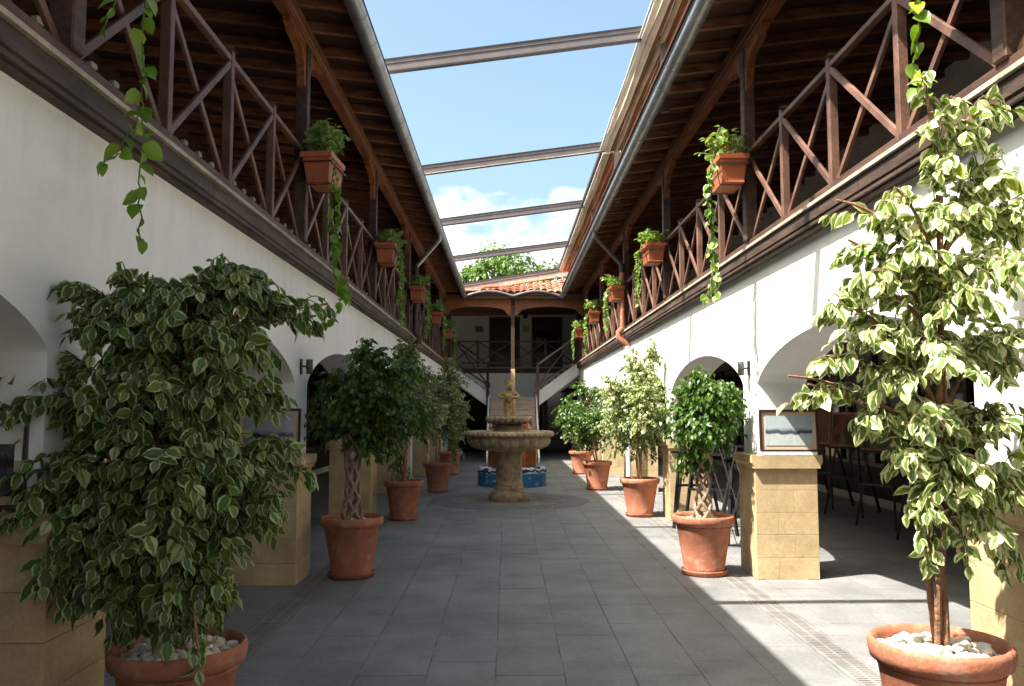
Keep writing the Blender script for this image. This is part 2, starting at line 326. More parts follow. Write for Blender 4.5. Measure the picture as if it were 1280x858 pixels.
# leaves ------------------------------------------------------------
def leaf_base(full=True, fold=0.09, droop=0.20, w=0.33):
    if full:
        st = [(0.16, .62), (0.40, 1.0), (0.66, .80), (0.87, .32)]
    else:
        st = [(0.42, 1.0)]
    v = [(0,0,0)]; uv = [(0.5, 0)]
    for t, ww in st:
        z = -droop*t*t
        v += [(-w*ww, t, z + fold*ww), (0, t, z), (w*ww, t, z + fold*ww)]
        uv += [(0, t), (.5, t), (1, t)]
    v.append((0, 1.0, -droop)); uv.append((.5, 1))
    n = len(st); f = [(0, 2, 1), (0, 3, 2)]
    for i in range(n-1):
        a = 1 + 3*i; b = a + 3
        f += [(a, a+1, b+1, b), (a+1, a+2, b+2, b+1)]
    a = 1 + 3*(n-1); tip = len(v) - 1
    f += [(a, a+1, tip), (a+1, a+2, tip)]
    return np.array(v, float), f, np.array(uv, float)
LEAF_F = leaf_base(True); LEAF_S = leaf_base(False)
LEAF_HEART = leaf_base(True, 0.12, 0.2, 0.40)
LEAF_HEART[0][1:4, 0] *= 1.45

def leaf_matrix(p, d, nrm, s):
    d = d.normalized(); x = d.cross(nrm)
    if x.length < 1e-3: x = d.orthogonal()
    x.normalize(); z = x.cross(d)
    return Matrix(((x.x*s, d.x*s, z.x*s, p.x), (x.y*s, d.y*s, z.y*s, p.y), (x.z*s, d.z*s, z.z*s, p.z), (0,0,0,1)))

def leaves_mesh(name, mats_, base, m):
    bv, bf, buv = base; k = len(bv); n = len(mats_)
    if n == 0: return None
    A = np.array([[list(r) for r in q] for q in mats_])                 # n,4,4
    V = np.einsum('nij,kj->nki', A[:, :3, :3], bv) + A[:, None, :3, 3]
    loops = np.concatenate([np.array(f) for f in bf]); ln = np.array([len(f) for f in bf])
    L = (loops[None, :] + (np.arange(n)*k)[:, None]).ravel()
    tot = np.tile(ln, n); start = np.concatenate([[0], np.cumsum(tot)[:-1]])
    me = bpy.data.meshes.new(name)
    me.vertices.add(n*k); me.vertices.foreach_set('co', V.ravel())
    me.loops.add(len(L)); me.loops.foreach_set('vertex_index', L)
    me.polygons.add(len(tot)); me.polygons.foreach_set('loop_start', start)
    me.update(calc_edges=True)
    uvl = me.uv_layers.new(name='UVMap'); uvl.data.foreach_set('uv', np.tile(buv[loops], (n, 1)).ravel())
    at_ = me.attributes.new('rnd', 'FLOAT', 'POINT'); at_.data.foreach_set('value', np.repeat(rng.random(n), k))
    me.materials.append(m); me.shade_smooth(); me.validate()
    return me
I4 = Matrix.Identity(4)
_single = {}
def single_leaf(key, base, m):
    if key not in _single: _single[key] = leaves_mesh(key, [I4], base, m); _single[key].attributes['rnd'].data.foreach_set('value', [0.0]*len(base[0]))
    return _single[key]

def rv(a=1.0): return Vector((random.uniform(-a, a), random.uniform(-a, a), random.uniform(-a, a)))
def bez(a, b, c, n):
    return [a*(1-t)**2 + b*2*t*(1-t) + c*t*t for t in [i/n for i in range(n+1)]]

def leaves_along(path, start, step, size, outm, droop=1.0, face=None):
    """alternate leaves hung along the path"""
    acc = 0; k = 0; L = sum((path[i+1]-path[i]).length for i in range(len(path)-1)); s0 = start*L; pos = 0
    nxt = s0
    for i in range(len(path)-1):
        seg = path[i+1]-path[i]; l = seg.length
        if l < 1e-5: continue
        d = seg/l
        while nxt <= pos + l:
            p = path[i] + d*(nxt-pos)
            side = d.cross(Vector((0,0,1)))
            if side.length < .1: side = Vector((random.uniform(-1,1), random.uniform(-1,1), 0))
            side.normalize(); sgn = 1 if k % 2 else -1
            dr = d*0.45 + side*sgn*random.uniform(.35,1.0) + Vector((0,0,-random.uniform(.1,1.05)*droop)) + rv(.45)
            nr = Vector((0,0,.6)) + rv(.85) + side*sgn*.25
            if face is not None: nr += face*.6
            outm.append(leaf_matrix(p, dr, nr, size*random.choice((random.uniform(.45,.8), random.uniform(.75,1.15), random.uniform(.8,1.22)))))
            k += 1; nxt += step*random.uniform(.7, 1.3)
        pos += l
    outm.append(leaf_matrix(path[-1], (path[-1]-path[-2]) + Vector((0,0,-.02)), Vector((0,0,1))+rv(.4), size*.75))

# ------------------------------------------------------------------ plan of the place
# left side: sign -1, right side: sign +1
SIDE = {
 -1: dict(w=1.90, wt=2.83, cap=1.80, capz=2.97, rail=1.87, beamz=4.88, gx=1.235, gz=4.93, main0=-0.58, pitch=4.10, back=4.55, shop=4.55),
  1: dict(w=2.32, wt=2.884, cap=2.20, capz=3.035, rail=2.28, beamz=4.96, gx=1.59, gz=4.92, main0=-0.40, pitch=4.14, back=5.2, shop=5.95)}
Y0, Y1 = -3.0, 27.2
PIER = 0.48
mains = {s: [SIDE[s]['main0'] + SIDE[s]['pitch']*k for k in range(7)] for s in (-1, 1)}   # front (near) face of piers = main posts
SPRING, RISE, PLINTH = 1.77, 0.40, 1.12
side_word = {-1: 'left', 1: 'right'}

# ground ------------------------------------------------------------
g = MB().box(-400, 400, -400, 400, -0.6, -0.05).build('ground', M['ground']); g['kind'] = 'structure'
# floor: grout bed and individual slabs -------------------------------
floor = MB().box(-4.6, 6.1, -3.2, 31.6, -0.045, -0.006).build('floor', M['grout']); floor['kind'] = 'structure'
TW, TD = 0.40, 0.60
DR = {-1: (-1.81, -1.60), 1: (1.97, 2.18)}
slab = MB().box(-TW/2+.0035, TW/2-.0035, -TD/2+.0035, TD/2-.0035, -0.03, 0.0, 0.0025).mesh('floor_tile', M['tile'])
tiles = []
X0 = -0.067 - 0.4*12
FC = (0.03, 14.65)
def slab_custom(x0, x1, y0, y1):
    return MB().box(x0+.003, x1-.003, y0+.003, y1-.003, -0.03, random.uniform(-.0015, .0012), 0.0025)
cuts = sorted([X0 + TW*i for i in range(0, 29)])
def visible(x, y):
    if y < 4.0: return False
    dpt = y*math.cos(PITCH) - 1.53*math.sin(PITCH)
    u = 634 + x*F/dpt
    return -60 < u < 1340
strips = []
for i in range(28):
    a, b = cuts[i], cuts[i+1]
    if a < -4.55 or b > 6.05: continue
    # split round the drain channels
    parts = [(a, b)]
    for s in (-1, 1):
        d0, d1 = DR[s]
        npz = []
        for (p, q) in parts:
            if q <= d0 or p >= d1: npz.append((p, q))
            else:
                if p < d0 - .02: npz.append((p, d0))
                if q > d1 + .02: npz.append((d1, q))
        parts = npz
    for (p, q) in parts: strips.append((p, q, i))
for (p, q, i) in strips:
    off = 5.065 if i % 2 == 0 else 5.34
    k = -14
    while True:
        y0 = off + TD*k; k += 1
        if y0 > 31.0: break
        if y0 < -3: continue
        tiles.append((p, q, y0, y0+TD))
def near_key(t):
    x = (t[0]+t[1])/2; y = (t[2]+t[3])/2
    inside = -1.9 < x < 2.3 or (x > 2.3 and y < 9.5)
    return (0 if visible(x, y) else 500) + (0 if inside else 12) + y
tiles.sort(key=near_key)
rest = MB()
for n_, (p, q, y0, y1) in enumerate(tiles):
    cx, cy = (p+q)/2, (y0+y1)/2
    if n_ < 290:
        if abs((q-p) - TW) < .01:
            link('floor_tile', slab, floor, (cx, cy, random.uniform(-.0018, .0012)), (random.uniform(-.002,.002), random.uniform(-.002,.002), random.uniform(-.0025,.0025)))
        else:
            slab_custom(p, q, y0, y1).build('floor_tile', M['tile'], floor)
    else:
        d = math.hypot(cx-FC[0], cy-FC[1])
        rest.box(p+.003, q-.003, y0+.003, y1-.003, -0.03, random.uniform(-.0015, .0012))
o = rest.build('floor_tiles', M['tile'], floor); o['kind'] = 'stuff'
# drain channels: slotted stone covers
def grate_mesh(wd, ln=0.60):
    b = MB(); b.box(-wd/2+.004, -wd/2+.028, -ln/2+.003, ln/2-.003, -.03, 0); b.box(wd/2-.028, wd/2-.004, -ln/2+.003, ln/2-.003, -.03, 0)
    b.box(-.010, .010, -ln/2+.003, ln/2-.003, -.03, -.0008)
    n = 15
    for i in range(n):
        y = -ln/2 + .003 + (ln-.006)*(i+.5)/n
        b.box(-wd/2+.028, -.010, y-.0125, y+.0125, -.03, -.0012); b.box(.010, wd/2-.028, y-.0125, y+.0125, -.03, -.0012)
    return b.mesh('drain_cover', M['drain'])
gm = grate_mesh(0.21)
for s in (-1, 1):
    xc = sum(DR[s])/2; y = 3.9
    far = MB()
    for k in range(-11, 45):
        yy = 3.9 + .6*k
        if 4 < yy < 16: link('drain_cover', gm, floor, (xc, yy, 0))
        elif yy > 16 or yy < 4:
            far.box(xc-.1, xc+.1, yy-.297, yy+.297, -.03, -.002)
    o = far.build('drain_covers', M['drain'], floor); o['kind'] = 'stuff'
# round base under the fountain, set flush over the slabs
MB().lathe([(1.36, -.02), (1.36, .003), (0, .0035)], *FC, n=64).build('fountain_ring', M['darkring'], floor)
MB().lathe([(.98, .0), (.98, .008), (0, .009)], *FC, n=64).build('fountain_disc', M['concrete'], floor)

# ------------------------------------------------------------------ arcade walls
def arch_z(t):            # t in -1..1
    return SPRING + RISE*(max(0, 1-t*t))**0.68
def arcade(s):
    d = SIDE[s]; X = d['w']; TH = 0.45
    wall = thing('arcade_wall', f'white plastered arcade wall on the {side_word[s]} side with low arches on sandstone plinths' , 'wall', (s*X, 0, 0))
    b = MB()
    xs, xb = 0.0, s*TH
    ys = mains[s]
    def quad(p): b.add(p, [(0,1,2,3)])
    def col(ya, za, yb, zb):
        T = d['wt'] + .12
        quad([(xs,ya,za),(xs,yb,zb),(xs,yb,T),(xs,ya,T)]); quad([(xb,ya,za),(xb,ya,T),(xb,yb,T),(xb,yb,zb)])
        quad([(xs,ya,za),(xb,ya,za),(xb,yb,zb),(xs,yb,zb)])
    edges = [(y, y+PIER) for y in ys]
    edges = [(Y0-1, Y0)] + edges + [(Y1+.2, Y1+.8)]
    for (p0, p1) in edges:
        col(p0+.0, 0, p1, 0)
        for yj in (p0, p1): quad([(xs,yj,0),(xb,yj,0),(xb,yj,SPRING),(xs,yj,SPRING)])
    for (p, q) in zip(edges[:-1], edges[1:]):
        a, c = p[1], q[0]; n = 36
        if c - a < .5: col(a, SPRING, c, SPRING); continue
        for i in range(n):
            t0 = -math.cos(PI*i/n); t1 = -math.cos(PI*(i+1)/n)
            ya = a + (c-a)*(t0+1)/2; yb = a + (c-a)*(t1+1)/2
            col(ya, arch_z(t0), yb, arch_z(t1))
    w_ = b.build('plaster_wall', M['plaster'], wall, smooth=False)
    # sandstone plinths
    PX0, PX1, PY0, PY1 = -s*.05, s*(TH+.07), -.03, PIER+.03
    blocks = []
    zc = [0, .19, .40, .60, .80, 1.0]
    xa, xb2 = sorted((PX0, PX1))
    for i in range(5):
        sp = xa + (xb2-xa)*(0.62 if i % 2 else 0.36)
        blocks.append(MB().box(xa, sp-.0006, PY0, PY1, zc[i]+.0011, zc[i+1]-.0011, .0025).mesh('sandstone_block', M['sand']))
        blocks.append(MB().box(sp+.0006, xb2, PY0, PY1, zc[i]+.0011, zc[i+1]-.0011, .0025).mesh('sandstone_block', M['sand']))
    capm = MB()
    capm.prism([(xa+.0, 1.0), (xa-.018, 1.0), (xa-.018, 1.022), (xa-.038, 1.05), (xa-.038, 1.12), (xb2+.038, 1.12), (xb2+.038, 1.05), (xb2+.018, 1.022), (xb2+.018, 1.0), (xb2, 1.0)], 'y', PY0-.04, PY1+.04)
    capme = capm.mesh('plinth_cap', M['sand'])
    core = MB().box(xa+.01, xb2-.01, PY0+.01, PY1-.01, 0, 1.001).mesh('stone_plinth', M['grout'])
    for y in ys:
        if y < -0.8: continue
        pl = link('stone_plinth', core, wall, (0, y, 0))
        for me in blocks: link('sandstone_block', me, pl)
        link('plinth_cap', capme, pl)
        # thin white slab between cap and pier top
    return wall
walls = {s: arcade(s) for s in (-1, 1)}
# wall lamps on piers
def wall_lamp(s, y, z, label):
    X = SIDE[s]['w']
    t = thing('wall_lamp', label, 'lamp', (s*X, y, z), 0, 'small cylinder lamps on the arcade piers')
    MB().box(0, -s*.02, -.025, .025, -.07, .07, .004).build('back_plate', M['black'], t)
    MB().tube([(-s*.02,0,0),(-s*.06,0,0)], .009, 8).build('lamp_arm', M['black'], t)
    MB().lathe([(.001,-.07),(.026,-.07),(.030,-.065),(.030,.02),(.030,.06),(.026,.065),(.001,.065)], -s*.085, 0, 20).build('lamp_shade', M['lampgrey'], t, True)
    MB().lathe([(.0305,-.02),(.0325,-.02),(.0325,-.012),(.0305,-.012)], -s*.085, 0, 20).build('lamp_ring', M['black'], t, True)
wall_lamp(-1, mains[-1][2]+.20, 1.93, 'small grey cylinder lamp on the shaded left pier above the dark wooded shore picture')
wall_lamp(1, mains[1][2]+.24, 1.93, 'small grey cylinder lamp on the sunlit right pier beside the pale lake picture')

# ------------------------------------------------------------------ galleries: deck, fascia, ceiling
def gallery(s):
    d = SIDE[s]; X = d['w']; W = side_word[s]
    t = thing('gallery_deck', f'upper gallery deck with brown moulded edge and pale ledge along the {W} wall', 'balcony')
    ztop = d['capz']
    MB().box(s*(X-.02), s*(d['shop']+.1), Y0-1, 28.9, d['wt']-.02+.0, ztop-.06).build('deck_slab', M['plaster'], t)
    # boards in lengths, butted with a small gap
    cap = []
    y = Y0
    while y < Y1:
        y2 = min(y + d['pitch'], Y1); g_ = .004
        f = MB()
        zt, zb = ztop-.032, d['wt']-.03
        xo = d['cap'] + .02
        f.prism([(s*(X+.0), zt), (s*xo, zt), (s*xo, zt-.085), (s*(xo+.012), zt-.092), (s*(xo+.012), zt-.10), (s*(xo+.004), zt-.104), (s*(xo+.004), zt-.122), (s*(xo+.03), zt-.128),
                 (s*(xo+.03), zt-.135), (s*(xo+.022), zt-.139), (s*(xo+.03), zb+.0), (s*(X+.0), zb)], 'y', y+g_, y2-g_)
        f.build('fascia_board', M['fascia'], t)
        c = MB().prism([(s*(d['cap']-.0), ztop-.026), (s*(d['cap']-.0), ztop-.002), (s*(d['cap']+.01), ztop+.002), (s*(d['rail']+.0), ztop+.006), (s*(d['rail']+.0), ztop-.03)], 'y', y+g_*.5, y2-g_*.5)
        c.build('ledge_cap', M['cap'], t)
        y = y2
    # sill beam under the railing
    MB().box(s*(d['rail']-.03), s*(d['rail']+.05), Y0, Y1, ztop+.007, ztop+.075, .004).build('sill_beam', M['wood'], t)
    MB().box(s*(d['rail']+.06), s*(d['back']), Y0, 28.9, ztop-.06, ztop-.01).build('deck_boards', M['wood'], t)
    return t
for s in (-1, 1): gallery(s)

def railing(s):
    d = SIDE[s]; W = side_word[s]; X = d['rail']; zb = d['capz']+.04; H = .90
    t = thing('balcony_railing', f'brown timber railing with crossed braces along the {W} gallery', 'railing', (s*X, 0, zb))
    post = MB().box(-.030, .030, -.030, .030, 0, H+.03, .004)
    post.prism([(-.048, H+.03), (.048, H+.03), (.03, H+.05), (-.03, H+.05)], 'y', -.045, .045)
    postme = post.mesh('post', M['rail'])
    ms = [m for m in mains[s]]
    ms = [ms[0]-d['pitch']] + ms
    ms = [m for m in ms if m > Y0-.5]
    for i, m0 in enumerate(ms):
        nxt = m0 + d['pitch']
        if nxt > Y1 + 1.6: nxt = Y1
        n = max(1, round((nxt - m0 - .1)/1.02)); st = (nxt-m0)/n
        for j in range(n):
            ya, yb = m0 + st*j, m0 + st*(j+1)
            if j > 0: link('post', postme, t, (0, ya, 0), (0, 0, random.uniform(-.01,.01)))
            o_ = .034 if j else .06
            o2 = .034 if j < n-1 else .06
            MB().bar((0, ya+o_, H-.03), (0, yb-o2, H-.03), .050, .040, c=.004).build('top_rail', M['rail'], t)
            MB().bar((-s*.012, ya+o_, .05), (-s*.012, yb-o2, H-.07), .024, .045, c=.003).build('brace', M['rail'], t)
            MB().bar((s*.016, ya+o_, H-.07), (s*.016, yb-o2, .05), .024, .045, c=.003).build('brace', M['rail'], t)
    link('post', postme, t, (0, Y1, 0))
    return t
for s in (-1, 1): railing(s)

# ------------------------------------------------------------------ veranda roofs
SL = 0.12
def roof(s):
    d = SIDE[s]; W = side_word[s]; X = d['rail']; gx = d['gx']; back = d['back']
    t = thing('veranda_roof', f'low timber roof over the {W} gallery on brown posts and exposed rafters', 'roof')
    bz = d['beamz']; BH = .17
    zr = lambda x: bz + BH + SL*(abs(x) - X)          # underside of rafters
    yend = 28.9
    MB().box(s*(X-.055), s*(X+.065), Y0, yend, bz, bz+BH-.002, .006).build('eave_beam', M['beam'], t)
    MB().box(s*(X-.058), s*(X-.055), Y0, yend, bz+.05, bz+.056).build('beam_bead', M['cap'], t)
    pm = MB().box(-.055, .055, -.055, .055, 0, bz - d['capz'] - .08, .008).mesh('support_post', M['wood'])
    br = MB()
    pf = [(-.62, 0), (-.62, -.05), (-.52, -.055), (-.50, -.09), (-.34, -.10), (-.22, -.13), (-.12, -.22), (-.10, -.40), (-.055, -.42), (.055, -.42), (.10, -.40), (.12, -.22), (.22, -.13), (.34, -.10), (.50, -.09), (.52, -.055), (.62, -.05), (.62, 0)]
    brm = MB().prism(pf, 'x', -.035, .035).mesh('post_bracket', M['beam'])
    for m in [mains[s][0]-d['pitch']] + mains[s] + ([Y1] if s else []):
        if m < Y0: continue
        link('support_post', pm, t, (s*(X+.005), m, d['capz']+.075))
        link('post_bracket', brm, t, (s*(X+.005), m, bz-.002))
    # rafters
    ra = MB()
    e0 = gx + .09; L = back - e0
    vs = []
    rm = MB().prism([(0, 0), (0, .09), (s*L, .09 + SL*L), (s*L, SL*L)], 'y', -.03, .03).mesh('rafter', M['rafter'])
    z0 = zr(e0)
    y = 7.16 - .535*18
    while y < yend:
        link('rafter', rm, t, (s*e0, y + random.uniform(-.012,.012), z0), (0, 0, random.uniform(-.004,.004))); y += .535
    # boarding on top of the rafters, laid across in planks
    y = Y0 - 1
    pw = .21
    bb = MB()
    while y < yend + 1.8:
        zz = random.uniform(0, .006)
        bb.prism([(s*(e0-.06), z0+.0905 - SL*.06 + zz), (s*(e0-.06), z0+.115 - SL*.06 + zz), (s*back, z0+.115+SL*L+zz), (s*back, z0+.0905+SL*L+zz)], 'y', y+.003, y+pw-.001)
        y += pw
    o = bb.build('ceiling_boards', M['ceil'], t); o['kind'] = 'stuff'
    MB().prism([(s*(e0+.03), z0+.135), (s*(e0+.03), z0+.17), (s*(back+.5), z0+.165+SL*(L+.58)), (s*(back+.5), z0+.125+SL*(L+.58))], 'y', Y0-1, 32).build('roof_covering', M['dulltile'], t)
    MB().box(s*(e0-.035), s*e0, Y0, 25.1, z0-.035, z0+.10).build('eave_board', M['wood'], t)
    return t, z0
Z0E = {}
for s in (-1, 1): Z0E[s] = roof(s)[1]

# gutters with joints
def gutter(s):
    d = SIDE[s]; W = side_word[s]; gx, gz = d['gx'], d['gz']; r = .078
    t = thing('rain_gutter', f'grey zinc half-round gutter along the {W} eave', 'gutter')
    n = 10
    prof = [(r*math.cos(PI+PI*k/n), r*math.sin(PI+PI*k/n)) for k in range(n+1)] + [((r-.006)*math.cos(-PI*k/n), (r-.006)*math.sin(-PI*k/n)) for k in range(n+1)]
    ye = 25.1
    cx = s*(gx+.045)
    y = Y0
    while y < ye:
        y2 = min(ye, y+1.06); dz = random.uniform(-.003,.003)
        MB().prism([(cx+p[0]*(1 if True else 0), gz+p[1]+dz) for p in prof], 'y', y, y2-.002).build('gutter_length', M['zinc'], t, True, ang=50)
        y = y2
    rp = [(p[0]*1.045, p[1]*1.045) for p in prof[:n+1]] + [(p[0], p[1]) for p in reversed(prof[:n+1])]
    bm_ = MB().prism(rp, 'y', -.012, .012).mesh('gutter_strap', M['zinc'])
    y = Y0 + .53
    while y < ye:
        link('gutter_strap', bm_, t, (cx, y, gz)); y += .53
    # beads on both lips
    MB().tube([(cx-s*r, Y0, gz), (cx-s*r, ye, gz)], .009, 6).build('gutter_bead', M['steel_edge'], t)
    return cx
GX = {s: gutter(s) for s in (-1, 1)}

# downspouts
def downspout(s, y, m, label):
    d = SIDE[s]
    t = thing('downspout', label, 'downspout', (0,0,0))
    xp = s*(d['rail']-.10); cx = GX[s]
    MB().tube([(cx, y-.35, d['gz']-.05), (cx, y-.33, d['gz']-.16), (cx+s*.04, y-.3, d['gz']-.20), (xp-s*.02, y, d['gz']-.62), (xp, y, d['gz']-.70)], .042, 12).build('swan_neck', M['steel'] if s > 0 else M['zinc'], t, True)
    MB().tube([(xp, y, d['gz']-.70), (xp, y, d['capz']+.10)], .048, 14).build('upper_pipe', m, t, True)
    MB().tube([(xp, y, d['gz']-.62), (xp, y, d['gz']-.78)], .056, 14).build('pipe_collar', M['steel_edge'], t, True)
    MB().tube([(xp, y, d['capz']+.12), (xp, y, d['capz']+.04), (xp-s*.08, y, d['capz']-.04), (xp-s*.08, y, d['wt']+.02), (s*(d['w']-.055), y, d['wt']-.12)], .055, 14).build('pipe_offset', m, t, True)
    MB().tube([(s*(d['w']-.055), y, d['wt']-.12), (s*(d['w']-.055), y, .05)], .045, 14).build('lower_pipe', M['plaster'], t, True)
downspout(-1, 16.3, M['wood'], 'dark brown downspout crossing the shaded left railing above the leafy pots')
downspout(1, 16.0, M['terra'], 'rust-coloured downspout crossing the sunlit right railing')

# pale vents between the rafters at the top of the gallery back walls, and the walls
def back_wall(s):
    d = SIDE[s]; W = side_word[s]; back = d['back']
    t = thing('gallery_back_wall', ('darkened' if s < 0 else 'taupe plastered') + f' rear wall of the {W} upper gallery in deep shade', 'wall')
    ztop = Z0E[s] + SL*(back - SIDE[s]['gx'] - .09)
    MB().box(s*back, s*(back+.2), Y0-1, 31, d['capz']-.06, ztop+.1).build('wall_face', M['plaster'] if s > 0 else M['ceil'], t)  # left face takes dark ceiling wood: the gallery's shade put into its colour
    vm = MB().prism([(-.07,-.02),(-.05,-.032),(.05,-.032),(.07,-.02),(.07,.02),(.05,.032),(-.05,.032),(-.07,.02)], 'x', 0, -s*.05).mesh('plaster_vent', M['plaster'])
    y = 7.16 - .535*18 + .2675
    while y < 28:
        link('plaster_vent', vm, t, (s*back, y, ztop - .10)); y += .535
    # doors
    for m in mains[s]:
        dr = MB().box(s*(back-.03), s*(back-.001), m+1.2, m+2.1, d['capz'], d['capz']+2.0).build('door', M['doorwood'], t)
        MB().box(s*(back-.05), s*(back-.031), m+1.3, m+2.0, d['capz']+.9, d['capz']+1.85).build('door_pane', M['glass'], dr)
for s in (-1, 1): back_wall(s)

# ground-floor rear of the arcades (shop fronts)
def shop(s):
    d = SIDE[s]; W = side_word[s]; X = d['shop']
    t = thing('shop_front', f'dark glazed shop front at the back of the {W} arcade', 'shop front')
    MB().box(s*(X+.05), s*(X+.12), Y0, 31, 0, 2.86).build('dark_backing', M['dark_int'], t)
    MB().box(s*(X-.03), s*(X+.05), Y0, 31, -.02, .13).build('skirting', M['plaster_dim'], t)
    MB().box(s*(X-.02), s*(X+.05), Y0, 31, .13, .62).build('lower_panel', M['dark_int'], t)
    MB().box(s*(X-.03), s*(X+.05), Y0, 31, .62, .68).build('window_sill', M['doorwood'], t)
    pm = MB().box(0, s*.012, -.66, .66, .68, 2.6).mesh('window_pane', M['glass'])
    mm = MB().box(-s*.03, s*.04, -.035, .035, .68, 2.6).mesh('mullion', M['doorwood'])
    y = Y0 + .7
    while y < 30.3:
        link('window_pane', pm, t, (s*(X+.02), y, 0)); link('mullion', mm, t, (s*X, y+.70, 0)); y += 1.4
    MB().box(s*(X-.03), s*(X+.04), Y0, 31, 2.6, 2.84).build('window_head', M['doorwood'], t)
    MB().box(s*(X-.035), s*(X-.03), Y0, 31, 2.15, 2.19).build('transom', M['doorwood'], t)
for s in (-1, 1): shop(s)

# wall closing the yard behind the camera
t = thing('entrance_wall', 'white wall closing the courtyard behind the viewer', 'wall')
MB().box(-4.6, 6.1, -4.2, -4.0, 0, 5.2).build('plaster_wall', M['plaster'], t)

# ------------------------------------------------------------------ end of the courtyard
BY = 30.9
t = thing('end_building_wall', 'white end wall with two dark doors opening on the upper gallery', 'wall')
MB().box(-4.6, 6.1, BY, BY+.25, 2.95, 5.6).build('upper_wall', M['plaster'], t)
def dark_door(x0, x1, z0, z1, y, par, gm, lab=None):
    dr = MB().box(x0, x1, y-.03, y-.002, z0, z1).build('door', M['doorwood'], par)
    if lab: dr['label'] = lab
    fr = MB(); w_ = .06
    fr.box(x0-w_, x0-.001, y-.05, y-.002, z0, z1+w_); fr.box(x1+.001, x1+w_, y-.05, y-.002, z0, z1+w_); fr.box(x0, x1, y-.05, y-.002, z1+.001, z1+w_)
    fr.build('door_frame', M['frame'], dr)
    MB().box(x0+.12, x1-.12, y-.04, y-.031, z0+.75, z1-.12).build('door_pane', gm, dr)
    MB().box(x0+.12, x1-.12, y-.038, y-.031, z0+.10, z0+.62).build('door_panel', M['frame'], dr)
    MB().tube([(x1-.06, y-.06, z0+.95), (x1-.06, y-.06, z0+1.1)], .012, 6).build('handle', M['lampgrey'], dr)
dark_door(-.60, .40, 3.0, 4.86, BY, t, M['doorwood'])
dark_door(.95, 1.95, 3.0, 4.86, BY, t, M['glass'], 'glazed dark door on the right')
# lower storey of the end wall
low = MB()
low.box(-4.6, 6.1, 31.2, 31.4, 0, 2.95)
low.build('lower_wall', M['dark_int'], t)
dark_door(1.35, 2.35, .05, 2.3, 31.2, t, M['glassgreen'])
dark_door(2.75, 3.6, .05, 2.3, 31.2, t, M['glass'])
dark_door(-2.7, -1.7, .05, 2.3, 31.2, t, M['glass'])
# deck of the end gallery, white wall below it
t = thing('end_gallery_deck', 'upper landing deck with dark edge across the far end', 'balcony')
MB().box(-4.5, 5.2, 28.92, BY+.3, 2.78, 2.96).build('deck_slab', M['step'], t)
MB().box(-2.2, 2.6, 28.86, 28.92, 2.79, 2.95).build('fascia_board', M['wood'], t)
MB().box(-2.2, 2.6, 28.83, 28.93, 2.951, 2.985).build('ledge_cap', M['cap'], t)
t = thing('landing_wall', 'white wall behind the stair landing, under the upper deck', 'wall')
MB().prism([(-1.95,2.5),(-.56,1.6),(.9,1.6),(2.35,2.5),(2.5,2.78),(-2.1,2.78)], 'y', 28.90, 29.0).build('plaster_wall', M['plaster'], t)

# end railing
t = thing('balcony_railing', 'brown timber railing with crossed braces across the far end gallery', 'railing', (0, 28.9, 2.99))
pts = [-1.85, -1.0, .17, 1.3, 2.28]
pm = MB().box(-.04, .04, -.04, .04, 0, .93, .004).mesh('post', M['rail'])
for x in pts: link('post', pm, t, (x, 0, 0))
for a, c in zip(pts[:-1], pts[1:]):
    MB().bar((a+.04,0,.87), (c-.04,0,.87), .05, .045).build('top_rail', M['rail'], t)
    MB().bar((a+.04,0,.14), (c-.04,0,.14), .05, .045).build('bottom_rail', M['rail'], t)
    MB().bar((a+.04,-.014,.17), (c-.04,-.014,.84), .026, .04).build('brace', M['rail'], t)
    MB().bar((a+.04,.014,.84), (c-.04,.014,.17), .026, .04).build('brace', M['rail'], t)
# plaques and lantern on the end wall
t = thing('wall_plaque', 'small dark plaque left of the left upper door', 'sign', (-1.02, BY, 4.48))
MB().box(-.15, .15, -.02, 0, -.11, .11, .004).build('plate', M['plaque'], t)
for k in range(3): MB().box(-.10, .10-.04*(k%2), -.023, -.0205, .055-.055*k, .07-.055*k).build('inscription', M['black'], t)
t = thing('wall_plaque', 'pale lettered plaque between the two upper doors', 'sign', (.68, BY, 4.48))
MB().box(-.12, .12, -.015, 0, -.12, .12, .004).build('plate', M['plaster_dim'], t)
for k in range(3): MB().box(-.10, .10-.04*(k%2), -.018, -.0155, .065-.06*k, .085-.06*k).build('inscription', M['lampgrey'], t)
t = thing('wall_lantern', 'small dark lantern on the far wall beside the central post', 'lantern', (.66, BY, 5.0))
MB().box(-.03,.03,-.03,0,-.10,.10).build('back_plate', M['black'], t)
MB().lathe([(.03,-.16),(.075,-.12),(.095,.05),(.03,.14),(.001,.16)], 0, -.14, 8).build('lantern_cage', M['black'], t)
MB().tube([(0,-.03,.08),(0,-.14,.18)], .012, 6).build('lantern_arm', M['black'], t)

# central post and carved valances, end gutter
t = thing('veranda_post', 'tall central post carrying the far eave above the stairs', 'post', (.17, 25.35, 0))
MB().box(-.055,.055,-.055,.055,2.75,4.66,.006).build('upper_post', M['wood'], t)
MB().box(-.065,.065,-.065,.065,0,2.75,.006).build('lower_post', M['sand'], t)
t = thing('end_roof', 'red tiled roof above the far end of the courtyard', 'roof')
def valance(xa, xb_):
    L = xb_-xa; prof = [(xa, 4.86), (xa, 4.36), (xa+.06, 4.36)]
    for k in range(1, 12):
        u = k/12; x = xa + .06 + (L-.12)*u
        z = 4.42 + .20*(math.sin(PI*u))**.45
        prof.append((x, z))
    prof += [(xb_-.06, 4.36), (xb_, 4.36), (xb_, 4.86)]
    return MB().prism(prof, 'y', 25.30, 25.36)
for a, c in ((-1.87, .11), (.23, 2.28)):
    valance(a, c).build('valance', M['beam'], t)
